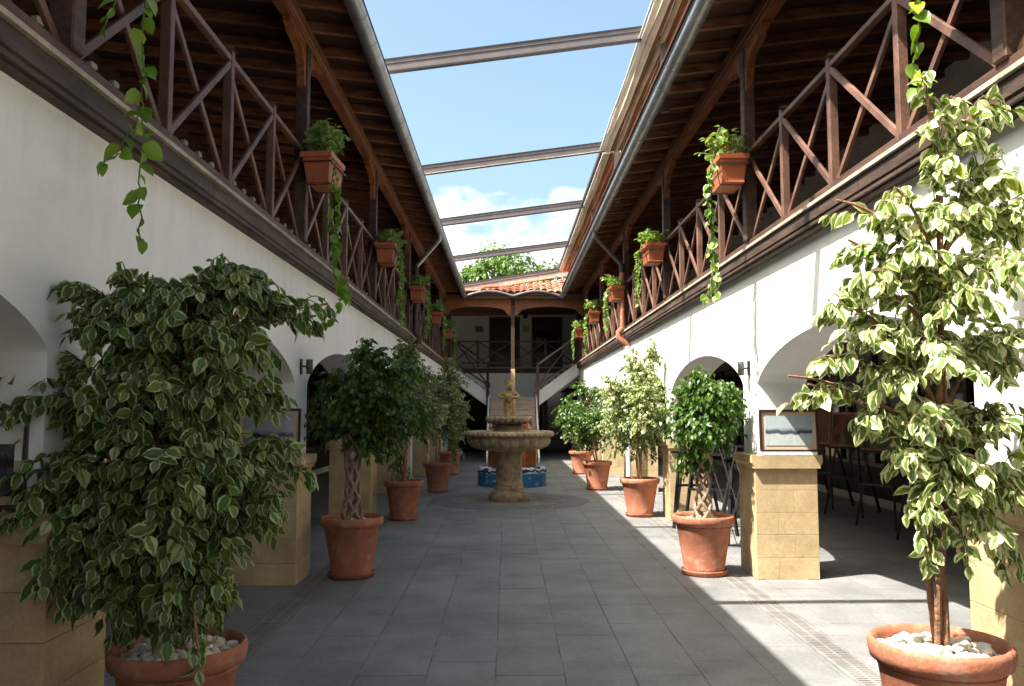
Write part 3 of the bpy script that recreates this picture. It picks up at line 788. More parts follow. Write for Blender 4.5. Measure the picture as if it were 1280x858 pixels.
def gz_end(x):
    seg = ((-1.235, .17), (.17, 1.59))
    for a, c in seg:
        if a <= x <= c: return 4.90 + .15*math.sin(PI*(x-a)/(c-a))
    return 4.90
# undulating eave gutter
pth = [(x, 25.06, gz_end(x) - .0) for x in np.linspace(-1.235, 1.59, 29)]
MB().tube(pth, .045, 10).build('eave_gutter', M['steel'], t, True)
# soffit under the end roof
sf = MB()
xs_ = np.linspace(-1.9, 2.35, 30)
MB().box(-1.9, 2.35, 25.14, BY, 5.02, 5.06).build('soffit', M['rafter'], t)
MB().box(-1.4, 1.75, 25.10, 25.14, 4.84, 5.05).build('eave_board', M['wood'], t)
# tiles: courses of barrel tiles with raised front edges
RSX = lambda x: .16 + .055*(min(max(x, -1.6), 2.2)+1.3)
nx = 19
def tile_row(k):
    return 25.02 + .34*k
cx0, cx1 = -2.9, 3.3
ncol = int((cx1-cx0)/.20)
b = MB()
for k in range(6):
    y0 = tile_row(k)
    for i in range(ncol):
        x = cx0 + .20*i + random.uniform(-.01,.01); 
        mess = (k < 2 and x < -.7); RS = RSX(x)
        if mess and random.random() < .55: continue
        base_z = max(gz_end(min(max(x, -1.235), 1.59)) if k < 1 else 0, 4.93 + .06 + RS*(y0-25.02))
        tilt = random.uniform(-.015, .015); yj = y0 + random.uniform(-.02,.02)
        L = .40; n = 5; r = .095
        vs = []
        for (yy, dz) in ((yj, .045+tilt), (yj+L, .0)):
            for q in range(n+1):
                a = PI*q/n
                vs.append((x + r*math.cos(a), yy, base_z + RS*(yy-yj) + dz + r*.62*math.sin(a)))
            for q in range(n+1):
                a = PI*(n-q)/n
                vs.append((x + r*.85*math.cos(a), yy, base_z + RS*(yy-yj) + dz + r*.62*math.sin(a) - .016))
        m_ = 2*(n+1)
        b.add(vs, [tuple(range(m_-1,-1,-1)), tuple(range(m_, 2*m_))] + [(q, (q+1)%m_, m_+(q+1)%m_, m_+q) for q in range(m_)])
o = b.build('roof_tiles', M['rooftile'], t, True, ang=50); o['kind'] = 'stuff'
b = MB()
for i in range(12):
    xa, xb_ = -2.9 + 6.2*i/12, -2.9 + 6.2*(i+1)/12
    za, zb = RSX(xa)*2.2, RSX(xb_)*2.2
    b.add([(xa,25.04,4.95),(xb_,25.04,4.95),(xb_,27.25,4.97+zb),(xa,27.25,4.97+za),(xb_,31.5,4.9),(xa,31.5,4.9)], [(0,1,2,3),(3,2,4,5)])
b.build('roof_bed', M['rooftile'], t)
MB().box(-1.25, -.55, 25.05, 25.5, 5.07, 5.12).build('bare_patch', M['cap'], t)
for k in range(5):
    MB().bar((-.75+.1*k, 25.1+.02*k, 5.18+.01*k), (-.7+.1*k, 25.45, 5.22), .14, .03).build('loose_tile', M['rooftile'], t)

# ------------------------------------------------------------------ stairs at the far end
t = thing('staircase', 'stone staircase rising to a landing and splitting left and right', 'stairs')
n = 11; y0, y1 = 24.9, 27.15; zl = 1.94; sx0, sx1 = -.56, .90
for k in range(n):
    ya = y0 + (y1-y0)*k/n; z = zl*(k+1)/n
    MB().box(sx0+.03, sx1-.03, ya, y1, z-zl/n+.001, z-.035).build('riser', M['step'], t)
    MB().box(sx0+.01, sx1-.01, ya-.03, ya+(y1-y0)/n+.01, z-.034, z, .004).build('step', M['step'], t)
MB().box(sx0-.02, sx1+.02, y1+.002, 28.85, zl-.15, zl-.001).build('landing', M['step'], t)
for s, xa in ((-1, sx0), (1, sx1)):
    tgt = SIDE[s]['rail']; zt = SIDE[s]['capz'] - .03; L = tgt - abs(xa); m_ = 6
    for k in range(m_):
        xk = xa + s*L*k/m_; xe = xa + s*L*(k+1)/m_; z = zl + (zt-zl)*(k+1)/m_
        MB().box(xk, xe + s*.02, y1+.05, 28.8, z-.04, z, .004).build('step', M['step'], t)
        MB().box(xk+s*.01, xe, y1+.07, 28.8, z-.30, z-.041).build('riser', M['plaster'], t)
    MB().prism([(xa, zl+.12), (xa, zl-.30), (xa+s*.06, zl-.30), (s*tgt, zt-.36), (s*tgt, zt+.06)], 'y', y1-.02, y1+.045).build('stringer', M['plaster'], t)
# stair side walls of the main flight
for x, s in ((sx0, -1), (sx1, 1)):
    MB().prism([(y0-.05, 0), (y0-.05, .16), (y1, zl+.10), (y1, 0)], 'x', x, x+s*.05).build('side_wall', M['plaster'], t)
# stair rails
for s, xp, lab in ((-1, -.62, 'dark steel rail and post of the left upper stair flight'), (1, .97, 'rust brown steel rail and post of the right upper stair flight')):
    t = thing('stair_railing', lab, 'railing', (0, 27.1, 0))
    m_ = M['steel_edge'] if s < 0 else M['rail']
    MB().box(xp-.045, xp+.045, -.045, .045, 0, 3.05, .004).build('post', m_, t)
    MB().box(xp-.075, xp+.075, -.07, .07, 2.25, 2.40, .004).build('post_collar', m_, t)
    tx = s*SIDE[s]['rail']
    MB().tube([(xp, 0, 2.98), (tx, 0, 3.93)], .028, 8).build('handrail', m_ if s < 0 else M['cap'], t)
    MB().tube([(xp, -.03, 2.33), (tx, -.03, 3.15)], .022, 8).build('lower_rail', m_, t)
    MB().tube([(xp, .03, 2.34), (tx-s*.12, .03, 3.85)], .022, 8).build('diagonal_brace', m_ if s < 0 else M['steel'], t)
    MB().box(tx-.07, tx+.07, -.07, .07, SIDE[s]['capz'], SIDE[s]['beamz']).build('end_post', M['wood'], t)

# ------------------------------------------------------------------ pergola beams and folded awning
def pergola_beam(y, label, dz=0, w_=.07, h=.165, slope=.135, x0=-1.75, x1=1.95):
    t = thing('pergola_beam', label, 'beam', (0, y, 0), 0, 'sloping brown steel beams across the open roof')
    z = lambda x: 6.0 + slope*(x-1.57) + dz
    MB().bar((x0,0,z(x0)), (x1,0,z(x1)), w_, h, c=.004).build('beam_body', M['steel'], t)
    MB().bar((x0,-w_/2-.003,z(x0)+h*.12), (x1,-w_/2-.003,z(x1)+h*.12), .006, .010).build('track_groove', M['steel_edge'], t)
    MB().bar((x0,-w_/2-.004,z(x0)-h*.47), (x1,-w_/2-.004,z(x1)-h*.47), .008, .022).build('lower_edge', M['steel_edge'], t)
    MB().bar((x0,-w_/2-.004,z(x0)+h*.46), (x1,-w_/2-.004,z(x1)+h*.46), .008, .018).build('upper_edge', M['steel_edge'], t)
    for x in (x0+.08, x1-.08):
        MB().box(x-.04, x+.04, -.04, .04, 5.05, z(x)-h/2).build('beam_foot', M['steel'], t)
BYS = [5.42, 9.83, 14.22, 18.25, 22.7]
labs = ['beam beyond the top of the photo, throwing the nearest stripe of shade', 'nearest brown steel beam crossing the open sky',
        'second brown steel beam across the sky, with a pale line under it', 'third brown steel beam, crossing in front of the clouds', 'fourth brown steel beam, crossing the treetops']
for y, lb in zip(BYS, labs): pergola_beam(y, lb)
eb = pergola_beam(27.25, 'wide pale-edged beam lying just above the red tiled roof', dz=.04, w_=.10, h=.14, slope=.165)
MB().bar((-1.72,-.02,5.345), (1.95,-.02,5.345+.165*3.67), .05, .17).build('pale_board', M['cap'], bpy.data.objects['pergola_beam.005'])
MB().bar((-1.6,-.045,5.50), (1.9,-.045,5.50+.135*3.5), .006, .014).build('pale_lath', M['cap'], bpy.data.objects['pergola_beam.002'])

def awning(ya, yb, rolls, label, rail=True):
    t = thing('folded_awning', label, 'awning')
    for j, (x, z, r, m) in enumerate(rolls):
        pts = []; n = max(6, int((yb-ya)/.5))
        for i in range(n+1):
            y = ya + (yb-ya)*i/n
            pts.append((x + .006*math.sin(y*1.9+j*2), y, z + .008*math.sin(y*1.43+j) - .010*abs(math.sin(y*PI/2.1+j))))
        MB().tube(pts, r, 12).build('fabric_fold', m, t, True)
    return t
M['canvas_brown'] = mat('canvas_brown', (0.26, 0.13, 0.08), 0.85, 0.15, 6, 0.2, 30, stretch=(1, .4, 1))
ro = [(1.575, 5.94, .014, M['plaster']), (1.622, 5.93, .036, M['canvas']), (1.705, 5.92, .042, M['canvas']), (1.775, 5.945, .030, M['canvas_brown']), (1.835, 5.92, .034, M['canvas_olive']), (1.895, 5.94, .028, M['canvas_brown']), (1.945, 5.91, .030, M['canvas_orange']), (2.0, 5.90, .028, M['canvas']), (2.06, 5.89, .034, M['canvas_orange']), (2.12, 5.87, .04, M['canvas_brown'])]
awning(-3, 14.1, ro, 'cream and tan folded fabric awning stacked along the right edge, nearer length')
ro2 = [(1.67, 5.93, .018, M['canvas']), (1.73, 5.92, .038, M['canvas_olive']), (1.795, 5.94, .030, M['canvas_brown']), (1.85, 5.91, .034, M['canvas_orange']), (1.91, 5.93, .028, M['canvas_brown']), (1.965, 5.90, .034, M['canvas_orange']), (2.03, 5.89, .034, M['canvas_brown']), (2.09, 5.87, .036, M['canvas_orange'])]
awning(14.3, 26.6, ro2, 'orange folded fabric awning stacked along the right edge, farther length')
for y0_, y1_, o_ in ((-3, 14.1, 'folded_awning'), (14.3, 26.6, 'folded_awning.001')):
    MB().prism([(1.66,5.972),(2.16,5.93),(2.16,5.945),(1.66,5.985)], 'y', y0_, y1_).build('top_cover', M['canvas'], bpy.data.objects[o_])  # added sheet above the folds, closing their gaps against skylight
t = thing('awning_rail', 'dark steel guide rail beside the farther folded awning', 'rail')
MB().bar((1.61, 14.3, 5.95), (1.61, 26.6, 5.95), .045, .07).build('rail_body', M['steel_edge'], t)

# ------------------------------------------------------------------ fountain
fx, fy = FC
t = thing('fountain', 'tiered sandstone fountain with fluted basin and carved figure on top', 'fountain', (fx, fy, 0))
MB().lathe([(.01,.0),(.335,.0),(.345,.03),(.345,.08),(.335,.12),(.30,.155),(.26,.175),(.25,.19),(.01,.19)], n=48).build('foot', M['fount'], t, True)
MB().lathe([(.25,.19),(.255,.21),(.25,.235),(.236,.25),(.242,.275),(.236,.295),(.225,.31),(.225,.74),(.235,.76),(.24,.785),(.235,.81),(.25,.83),(.25,.845)], n=48).build('column', M['fount'], t, True)
def flute(a, z):
    k = 24; f = abs(math.sin(a*k/2))
    return 1 - .045*(1-f**.5) if .85 < z < 1.055 else 1
bp_ = [(.02,.84),(.30,.84),(.42,.85),(.56,.875),(.66,.92),(.71,.98),(.715,1.03),(.70,1.058),(.70,1.07),(.735,1.078)]
MB().lathe(bp_, n=192, mod=flute).build('basin', M['fount'], t, True, ang=60)
def rope(a, z):
    return 1 + .012*math.sin(a*48 + (z-1.07)*60) if 1.08 < z < 1.17 else 1
MB().lathe([(.70,1.071),(.745,1.085),(.775,1.11),(.775,1.14),(.755,1.168),(.72,1.178),(.66,1.172),(.64,1.15),(.63,1.08),(.02,1.06)], n=288, mod=rope).build('basin_rim', M['fount'], t, True, ang=60)
MB().lathe([(.001,1.105),(.635,1.105)], n=48).build('water', mat('still_water', (.04,.05,.04), .05, spec=.6), t, True)
MB().lathe([(.28,1.06),(.28,1.17),(.265,1.19),(.25,1.20),(.245,1.26),(.20,1.285),(.19,1.30),(.24,1.31),(.02,1.31)], n=48).build('neck', M['fount'], t, True)
MB().lathe([(.2,1.285),(.30,1.30),(.345,1.34),(.35,1.40),(.33,1.41),(.02,1.39)], n=48).build('upper_bowl', M['fount'], t, True)
petal = bmesh.new(); bmesh.ops.create_uvsphere(petal, u_segments=14, v_segments=9, radius=1)
for v in petal.verts: v.co = Vector((v.co.x*.035, v.co.y*.058, v.co.z*.062))
pme = bpy.data.meshes.new('scallop'); petal.to_mesh(pme); petal.free(); pme.shade_smooth(); pme.materials.append(M['fount'])
for k in range(20):
    a = 2*PI*k/20
    link('scallop', pme, t, (.365*math.cos(a), .365*math.sin(a), 1.365), (0, .25, a))

# carved figure: one skinned body with arms, plus crown and drapery
def skinned(name, joints, edges, m, parent, sub=2, loc=None):
    me = bpy.data.meshes.new(name); me.from_pydata([j[:3] for j in joints], edges, [])
    ob = bpy.data.objects.new(name, me); COL.objects.link(ob)
    ob.modifiers.new('skin', 'SKIN'); sd = ob.modifiers.new('sub', 'SUBSURF'); sd.levels = sub; sd.render_levels = sub
    sv = me.skin_vertices[0].data
    for i, j in enumerate(joints):
        r = j[3]; sv[i].radius = (r, j[4] if len(j) > 4 else r)
    sv[0].use_root = True
    dg = bpy.context.evaluated_depsgraph_get(); ev = ob.evaluated_get(dg)
    m2 = bpy.data.meshes.new_from_object(ev, depsgraph=dg)
    bpy.data.objects.remove(ob)
    m2.name = name; m2.materials.clear(); m2.materials.append(m); m2.shade_smooth()
    return link(name, m2, parent, loc)
fig = link('statue', None, t, (0, 0, 0)) if False else None
bz_ = 1.39
J = [(0,0,bz_+.24,.075,.062),(0,-.005,bz_+.33,.078,.062),(0,0,bz_+.42,.082,.058),(0,0,bz_+.465,.035,.035),(0,-.008,bz_+.52,.052,.055),(0,-.005,bz_+.56,.045,.05),
     (.10,0,bz_+.43,.036,.036),(.175,-.02,bz_+.385,.032,.032),(.125,-.085,bz_+.355,.026,.026),(.05,-.115,bz_+.36,.024,.024),
     (-.10,0,bz_+.43,.036,.036),(-.18,-.02,bz_+.38,.032,.032),(-.125,-.085,bz_+.35,.026,.026),(-.05,-.115,bz_+.35,.024,.024),
     (.045,0,bz_+.17,.052,.05),(.05,-.025,bz_+.09,.040,.040),(.05,-.01,bz_+.01,.034,.036),(.05,-.05,bz_+.0,.028,.02),
     (-.045,0,bz_+.17,.052,.05),(-.05,-.015,bz_+.09,.040,.040),(-.05,0,bz_+.01,.034,.036),(-.05,-.045,bz_+.0,.028,.02)]
E = [(0,1),(1,2),(2,3),(3,4),(4,5),(2,6),(6,7),(7,8),(8,9),(2,10),(10,11),(11,12),(12,13),(0,14),(14,15),(15,16),(16,17),(0,18),(18,19),(19,20),(20,21)]
st = skinned('statue', J, E, M['gold_lit'], t)
MB().lathe([(.058,bz_+.565),(.066,bz_+.58),(.062,bz_+.60),(.078,bz_+.645),(.066,bz_+.648),(.055,bz_+.61),(.01,bz_+.61)], 0, -.004, 24, mod=lambda a, z: 1+.06*math.sin(a*8)).build('crown', M['gold_lit'], st, True)
MB().lathe([(.075,bz_+.0),(.10,bz_+.02),(.088,bz_+.10),(.082,bz_+.20),(.09,bz_+.27),(.085,bz_+.32),(.07,bz_+.33)], 0, .012, 40, mod=lambda a, z: 1+.10*math.sin(a*7+z*14)).build('drapery', M['gold_lit'], st, True)
MB().lathe([(.01,bz_+.29),(.045,bz_+.31),(.062,bz_+.355),(.055,bz_+.40),(.03,bz_+.42),(.038,bz_+.44),(.01,bz_+.44)], 0, -.115, 20, mod=lambda a, z: 1+.06*math.sin(a*6)).build('urn', M['gold_lit'], st, True)
b = MB()
for sx in (-1, 1):
    b.tube([(sx*.015,-.058,bz_+.535),(sx*.024,-.062,bz_+.535)], .007, 6)
b.tube([(0,-.058,bz_+.535),(0,-.075,bz_+.515),(0,-.06,bz_+.508)], [.004,.009,.006], 6)
b.tube([(-.015,-.060,bz_+.494),(.015,-.060,bz_+.494)], .005, 6)
b.build('face_carving', M['gold_lit'], st, True)
MB().lathe([(.01,1.385),(.15,1.385),(.155,1.40),(.14,1.42),(.01,1.42)], n=28).build('figure_base', M['fount'], t, True)

# ------------------------------------------------------------------ round seat with glazed octagonal column
t = thing('round_seat', 'low round blue bench with blue and white patterned cushion, behind the fountain', 'bench', (.10, 17.65, 0))
# chipped blue side
def chip_mat():
    m = M['bluepaint'].copy(); m.name = 'chipped_blue'; n_ = m.node_tree; b_ = n_.nodes['Principled BSDF']
    tcx = n_.nodes.new('ShaderNodeTexCoord'); nz_ = n_.nodes.new('ShaderNodeTexNoise'); nz_.inputs['Scale'].default_value = 9; nz_.inputs['Detail'].default_value = 6
    mpx = n_.nodes.new('ShaderNodeMapping'); mpx.inputs['Scale'].default_value = (1,1,2.2); n_.links.new(tcx.outputs['Object'], mpx.inputs[0]); n_.links.new(mpx.outputs[0], nz_.inputs['Vector'])
    r_ = n_.nodes.new('ShaderNodeValToRGB'); r_.color_ramp.elements[0].position = .60; r_.color_ramp.elements[1].position = .63
    n_.links.new(nz_.outputs['Fac'], r_.inputs[0])
    mi = n_.nodes.new('ShaderNodeMix'); mi.data_type = 'RGBA'
    old = b_.inputs['Base Color'].links[0].from_socket
    n_.links.new(r_.outputs[0], mi.inputs['Factor']); n_.links.new(old, mi.inputs['A']); mi.inputs['B'].default_value = (.42,.44,.46,1)
    n_.links.new(mi.outputs['Result'], b_.inputs['Base Color']); return m
MB().lathe([(.69,0),(.70,.01),(.70,.25),(.69,.26),(.01,.26)], n=56).build('seat_base', chip_mat(), t, True)
def zig_mat():
    m = bpy.data.materials.new('zigzag_cloth'); m.use_nodes = True; n_ = m.node_tree; b_ = n_.nodes['Principled BSDF']
    tcx = n_.nodes.new('ShaderNodeTexCoord'); wv = n_.nodes.new('ShaderNodeTexWave'); wv.bands_direction = 'Z'; wv.inputs['Detail Scale'].default_value = 2.2; wv.inputs['Scale'].default_value = 3.0; wv.inputs['Distortion'].default_value = 7; wv.inputs['Detail'].default_value = 1.5
    n_.links.new(tcx.outputs['Object'], wv.inputs['Vector'])
    r_ = n_.nodes.new('ShaderNodeValToRGB'); r_.color_ramp.elements[0].position = .5; r_.color_ramp.elements[1].position = .56
    r_.color_ramp.elements[0].color = (.015,.03,.09,1); r_.color_ramp.elements[1].color = (.55,.62,.70,1)
    n_.links.new(wv.outputs['Fac'], r_.inputs[0]); n_.links.new(r_.outputs[0], b_.inputs['Base Color']); b_.inputs['Roughness'].default_value = .85; return m
zm = zig_mat()
for k in range(8):
    a0 = 2*PI*k/8 + .03; a1 = 2*PI*(k+1)/8 - .03; vs = []; fs = []; m_ = 8
    prof = [(.50,.262),(.50,.34),(.54,.375),(.62,.385),(.68,.36),(.71,.30),(.70,.262)]
    for i in range(m_+1):
        a = a0 + (a1-a0)*i/m_; sq = 1 if 0 < i < m_ else .9
        for (r_, z_) in prof: vs.append((r_*math.cos(a), r_*math.sin(a), .262 + (z_-.262)*sq + (.008*random.random() if z_ > .3 else 0)))
    p_ = len(prof)
    for i in range(m_):
        for j in range(p_): fs.append((i*p_+j, i*p_+(j+1)%p_, (i+1)*p_+(j+1)%p_, (i+1)*p_+j))
    fs += [tuple(range(p_)), tuple(m_*p_+j for j in reversed(range(p_)))]
    MB().add(vs, fs).build('cushion', zm, t, True)
t2 = thing('glazed_column', 'glossy orange brown panelled column standing inside the blue round bench', 'column', (.10, 17.65, .262))
for k in range(10):
    a = 2*PI*k/10; w_ = .145
    o = MB().box(-.02, .03, -w_, w_, 0, .82, .02).build('panel', M['glaze'], t2, False, (0,0,0))
    o.location = (.455*math.cos(a), .455*math.sin(a), 0); o.rotation_euler = (0,0,a)
MB().lathe([(.46,.0),(.46,.82),(.48,.84),(.48,.88),(.42,.90),(.40,1.0),(.39,1.06),(.01,1.08)], n=10).build('core', M['glaze'], t2)
for k in range(6):
    a = 2*PI*k/6
    o = MB().box(-.01,.015,-.07,.07,0,.12,.01).build('top_panel', M['terra2'], t2); o.location = (.40*math.cos(a), .40*math.sin(a), .92); o.rotation_euler = (0,0,a)

# ------------------------------------------------------------------ framed pictures on the plinths
def painting_mat(name, sky_c, hill_c, sea_c, streak=True, horizon=.52):
    m = bpy.data.materials.new(name); m.use_nodes = True; n_ = m.node_tree; b_ = n_.nodes['Principled BSDF']; l = n_.links.new
    tcx = n_.nodes.new('ShaderNodeTexCoord'); s_ = n_.nodes.new('ShaderNodeSeparateXYZ'); l(tcx.outputs['Generated'], s_.inputs[0])
    nz_ = n_.nodes.new('ShaderNodeTexNoise'); nz_.inputs['Scale'].default_value = 5; nz_.inputs['Detail'].default_value = 7
    mpx = n_.nodes.new('ShaderNodeMapping'); mpx.inputs['Scale'].default_value = (1,1,.3); l(tcx.outputs['Generated'], mpx.inputs[0]); l(mpx.outputs[0], nz_.inputs['Vector'])
    ad_ = n_.nodes.new('ShaderNodeMath'); ad_.operation = 'MULTIPLY_ADD'; l(nz_.outputs['Fac'], ad_.inputs[0]); ad_.inputs[1].default_value = .22; l(s_.outputs['Z'], ad_.inputs[2])
    r_ = n_.nodes.new('ShaderNodeValToRGB'); l(ad_.outputs[0], r_.inputs[0]); e_ = r_.color_ramp.elements
    h = horizon + .0
    e_[0].position = h-.06; e_[0].color = (*sea_c,1); e_[1].position = 1; e_[1].color = (*sky_c,1)
    for p_, c_ in ((h-.03, hill_c), (h+.05, hill_c), (h+.09, [(x+y)/2 for x,y in zip(hill_c, sky_c)]), (h+.16, sky_c)):
        q = e_.new(p_); q.color = (*c_,1)
    n3 = n_.nodes.new('ShaderNodeTexNoise'); n3.inputs['Scale'].default_value = 14; n3.inputs['Detail'].default_value = 6; l(mpx.outputs[0], n3.inputs['Vector'])
    hs = n_.nodes.new('ShaderNodeHueSaturation'); l(r_.outputs[0], hs.inputs['Color'])
    mr = n_.nodes.new('ShaderNodeMapRange'); mr.inputs['To Min'].default_value = .75; mr.inputs['To Max'].default_value = 1.2; l(n3.outputs['Fac'], mr.inputs['Value']); l(mr.outputs[0], hs.inputs['Value'])
    l(hs.outputs[0], b_.inputs['Base Color']); b_.inputs['Roughness'].default_value = .12; b_.inputs['Specular IOR Level'].default_value = .6
    return m
def picture(loc, w_, h, label, pm_, rz=0, lean=-.06, fm='frame', mount='mount'):
    t = thing('framed_picture', label, 'picture', loc, rz)
    t.rotation_euler = (lean, 0, rz)
    f = .020; m_ = .036
    MB().box(-w_/2, w_/2, -.028, 0, 0, f, .004).build('frame_bar', M[fm], t); MB().box(-w_/2, w_/2, -.028, 0, h-f, h, .004).build('frame_bar', M[fm], t)
    MB().box(-w_/2, -w_/2+f, -.027, 0, f, h-f, .004).build('frame_bar', M[fm], t); MB().box(w_/2-f, w_/2, -.027, 0, f, h-f, .004).build('frame_bar', M[fm], t)
    MB().box(-w_/2+f, w_/2-f, -.012, -.006, f, h-f).build('mount', M[mount], t)
    MB().box(-w_/2+f+m_, w_/2-f-m_, -.016, -.0125, f+m_, h-f-m_).build('print', pm_, t)
    return t
pR = painting_mat('pale_lake', (.36,.42,.44), (.06,.07,.09), (.42,.46,.44), horizon=.55)
pL = painting_mat('wooded_shore', (.30,.31,.34), (.012,.018,.035), (.20,.21,.25), horizon=.50)
yR = mains[1][2]; yL = mains[-1][2]
for s, y, tt in ((1, yR, 'R'), (-1, yL, 'L')):
    pass
t = thing('picture_stand', 'thin white slab under the lake picture on the sunlit plinth', 'stand', (2.585, yR-.03, 1.121))
MB().box(-.25,.25,-.04,.03,0,.028,.003).build('slab', M['plaster'], t)
picture((2.585, yR-.04, 1.150), .54, .385, 'dark framed picture of a pale lake standing on the sunlit right plinth', pR)
picture((-2.11, yL-.035, 1.125), .56, .42, 'dark framed picture of a dark wooded shore on the shaded left plinth', pL)
picture((-2.26, mains[-1][1]+.0, 1.125), .60, .42, 'dark framed picture cut off by the left edge, behind the big leafy pot', painting_mat('dim_print', (.10,.10,.10),(.03,.03,.03),(.07,.07,.07)))
picture((2.62, mains[1][3]-.035, 1.125), .52, .38, 'framed picture on the farther right plinth behind the green round tree', pL)

# ------------------------------------------------------------------ easels and paintings in the right arcade
def abstract_mat(name, c1, c2, c3, seed):
    m = bpy.data.materials.new(name); m.use_nodes = True; n_ = m.node_tree; b_ = n_.nodes['Principled BSDF']; l = n_.links.new
    tcx = n_.nodes.new('ShaderNodeTexCoord'); v_ = n_.nodes.new('ShaderNodeTexVoronoi'); v_.inputs['Scale'].default_value = 3.2
    mpx = n_.nodes.new('ShaderNodeMapping'); mpx.inputs['Location'].default_value = (seed, seed, seed); l(tcx.outputs['Generated'], mpx.inputs[0]); l(mpx.outputs[0], v_.inputs['Vector'])
    s_ = n_.nodes.new('ShaderNodeSeparateXYZ'); l(v_.outputs['Color'], s_.inputs[0])
    r_ = n_.nodes.new('ShaderNodeValToRGB'); r_.color_ramp.interpolation = 'CONSTANT'; e_ = r_.color_ramp.elements
    e_[0].color = (*c1,1); e_[1].position = .45; e_[1].color = (*c2,1); q = e_.new(.75); q.color = (*c3,1)
    l(s_.outputs[0], r_.inputs[0]); l(r_.outputs[0], b_.inputs['Base Color']); b_.inputs['Roughness'].default_value = .6; return m
EG = 'easels standing in the right arcade'
def easel_proto(loc, rz, label):
    t = thing('easel', label, 'easel', loc, rz, EG)
    for x in (-1, 1): MB().bar((x*.10,-.02,1.62), (x*.32,-.22,0), .032, .032).build('leg', M['black'], t)
    MB().bar((0,.02,1.60), (0,.62,0), .032, .032).build('leg', M['black'], t)
    MB().bar((0,-.03,.50), (0,-.01,1.80), .035, .02).build('mast', M['black'], t)
    MB().bar((-.27,-.175,.55), (.27,-.175,.55), .03, .03).build('cross_bar', M['black'], t)
    MB().bar((-.30,-.13,.98), (.30,-.13,.98), .06, .03).build('tray', M['black'], t)
    return t
def copy_tree(o, loc, rz, label=None, parent=None):
    c = o.copy(); COL.objects.link(c)
    if parent: c.parent = parent
    else:
        c.location = loc; c.rotation_euler = (0, 0, rz)
        if label: c['label'] = label
    for ch in [x for x in bpy.data.objects if x.parent == o]: copy_tree(ch, None, None, None, c)
    return c
FACE = R(-62)
e0 = easel_proto((5.05, 13.6, 0), FACE, 'black easel at the back, holding the plain brown canvas')
copy_tree(e0, (5.05, 12.55, 0), FACE+.05, 'black easel holding the red and orange painting')
copy_tree(e0, (5.0, 11.3, 0), FACE-.06, 'black easel partly hidden by the sunlit variegated ficus')
copy_tree(e0, (5.1, 14.7, 0), FACE+.02, 'farthest black easel, close to the pier with the lake picture')
copy_tree(e0, (4.95, 10.0, 0), FACE-.02, 'nearest black easel in the arcade, behind the ficus trunk')
def canvas(loc, rz, w_, h, label, m):
    t = thing('painting', label, 'painting', loc, rz); t.rotation_euler = (-.12, 0, rz)
    MB().box(-w_/2, w_/2, -.02, .0, 0, h, .004).build('canvas', m, t)
    b = MB(); f = .03
    for (x0, x1, z0, z1) in ((-w_/2-f, w_/2+f, -f, -.001), (-w_/2-f, w_/2+f, h+.001, h+f), (-w_/2-f, -w_/2-.001, 0, h), (w_/2+.001, w_/2+f, 0, h)):
        MB().box(x0, x1, -.03, .002, z0, z1).build('frame_bar', M['bark'], t)
def on_easel(x, y, rz): 
    v = Matrix.Rotation(rz, 3, 'Z') @ Vector((0, -.15, 0)); return (x+v.x, y+v.y, 1.03)
canvas(on_easel(5.05,13.6,FACE), FACE, .46, .66, 'tall plain brown canvas on the easel nearest the lake picture', mat('brown_canvas', (.22,.12,.06), .7, .25, 4))
canvas(on_easel(5.05,12.55,FACE), FACE, .38, .44, 'red and orange abstract painting on a black easel', abstract_mat('red_abstract', (.05,.035,.03), (.20,.05,.03), (.16,.09,.05), 2.3))
canvas(on_easel(5.0,11.3,FACE), FACE, .42, .5, 'dark painting half hidden behind the pale leaves', abstract_mat('dark_abstract', (.05,.06,.05), (.12,.08,.04), (.03,.03,.03), 5.1))
# small easels crowded behind the sunlit pot with the braided trunk
e2 = easel_proto((2.45, 11.45, 0), R(8), 'thin black easel just left of the braided trunk')
e2['group'] = 'bare easels behind the braided tree'
c_ = copy_tree(e2, (2.55, 10.8, 0), R(-14), 'bare black easel right behind the braided trunk')
c_ = copy_tree(e2, (2.78, 10.1, 0), R(12), 'bare black easel between the braided tree and the sunlit plinth')
t = thing('metal_trellis', 'crossed thin steel rods leaning in the arch beside the sunlit plinth', 'trellis', (2.85, 9.6, 0), R(-8))
for k in range(7):
    MB().bar((-.42+.14*k-.12, 0, .02), (-.42+.14*k+.16, .05, 1.12), .010, .010).build('rod', M['lampgrey'], t)
    MB().bar((-.42+.14*k+.14, .02, .02), (-.42+.14*k-.18, .07, 1.12), .010, .010).build('rod', M['lampgrey'], t)
MB().bar((-.6,.02,.02), (.6,.02,.02), .02, .02).build('bottom_bar', M['black'], t)
MB().bar((-.6,.07,1.12), (.6,.07,1.12), .02, .02).build('top_bar', M['black'], t)

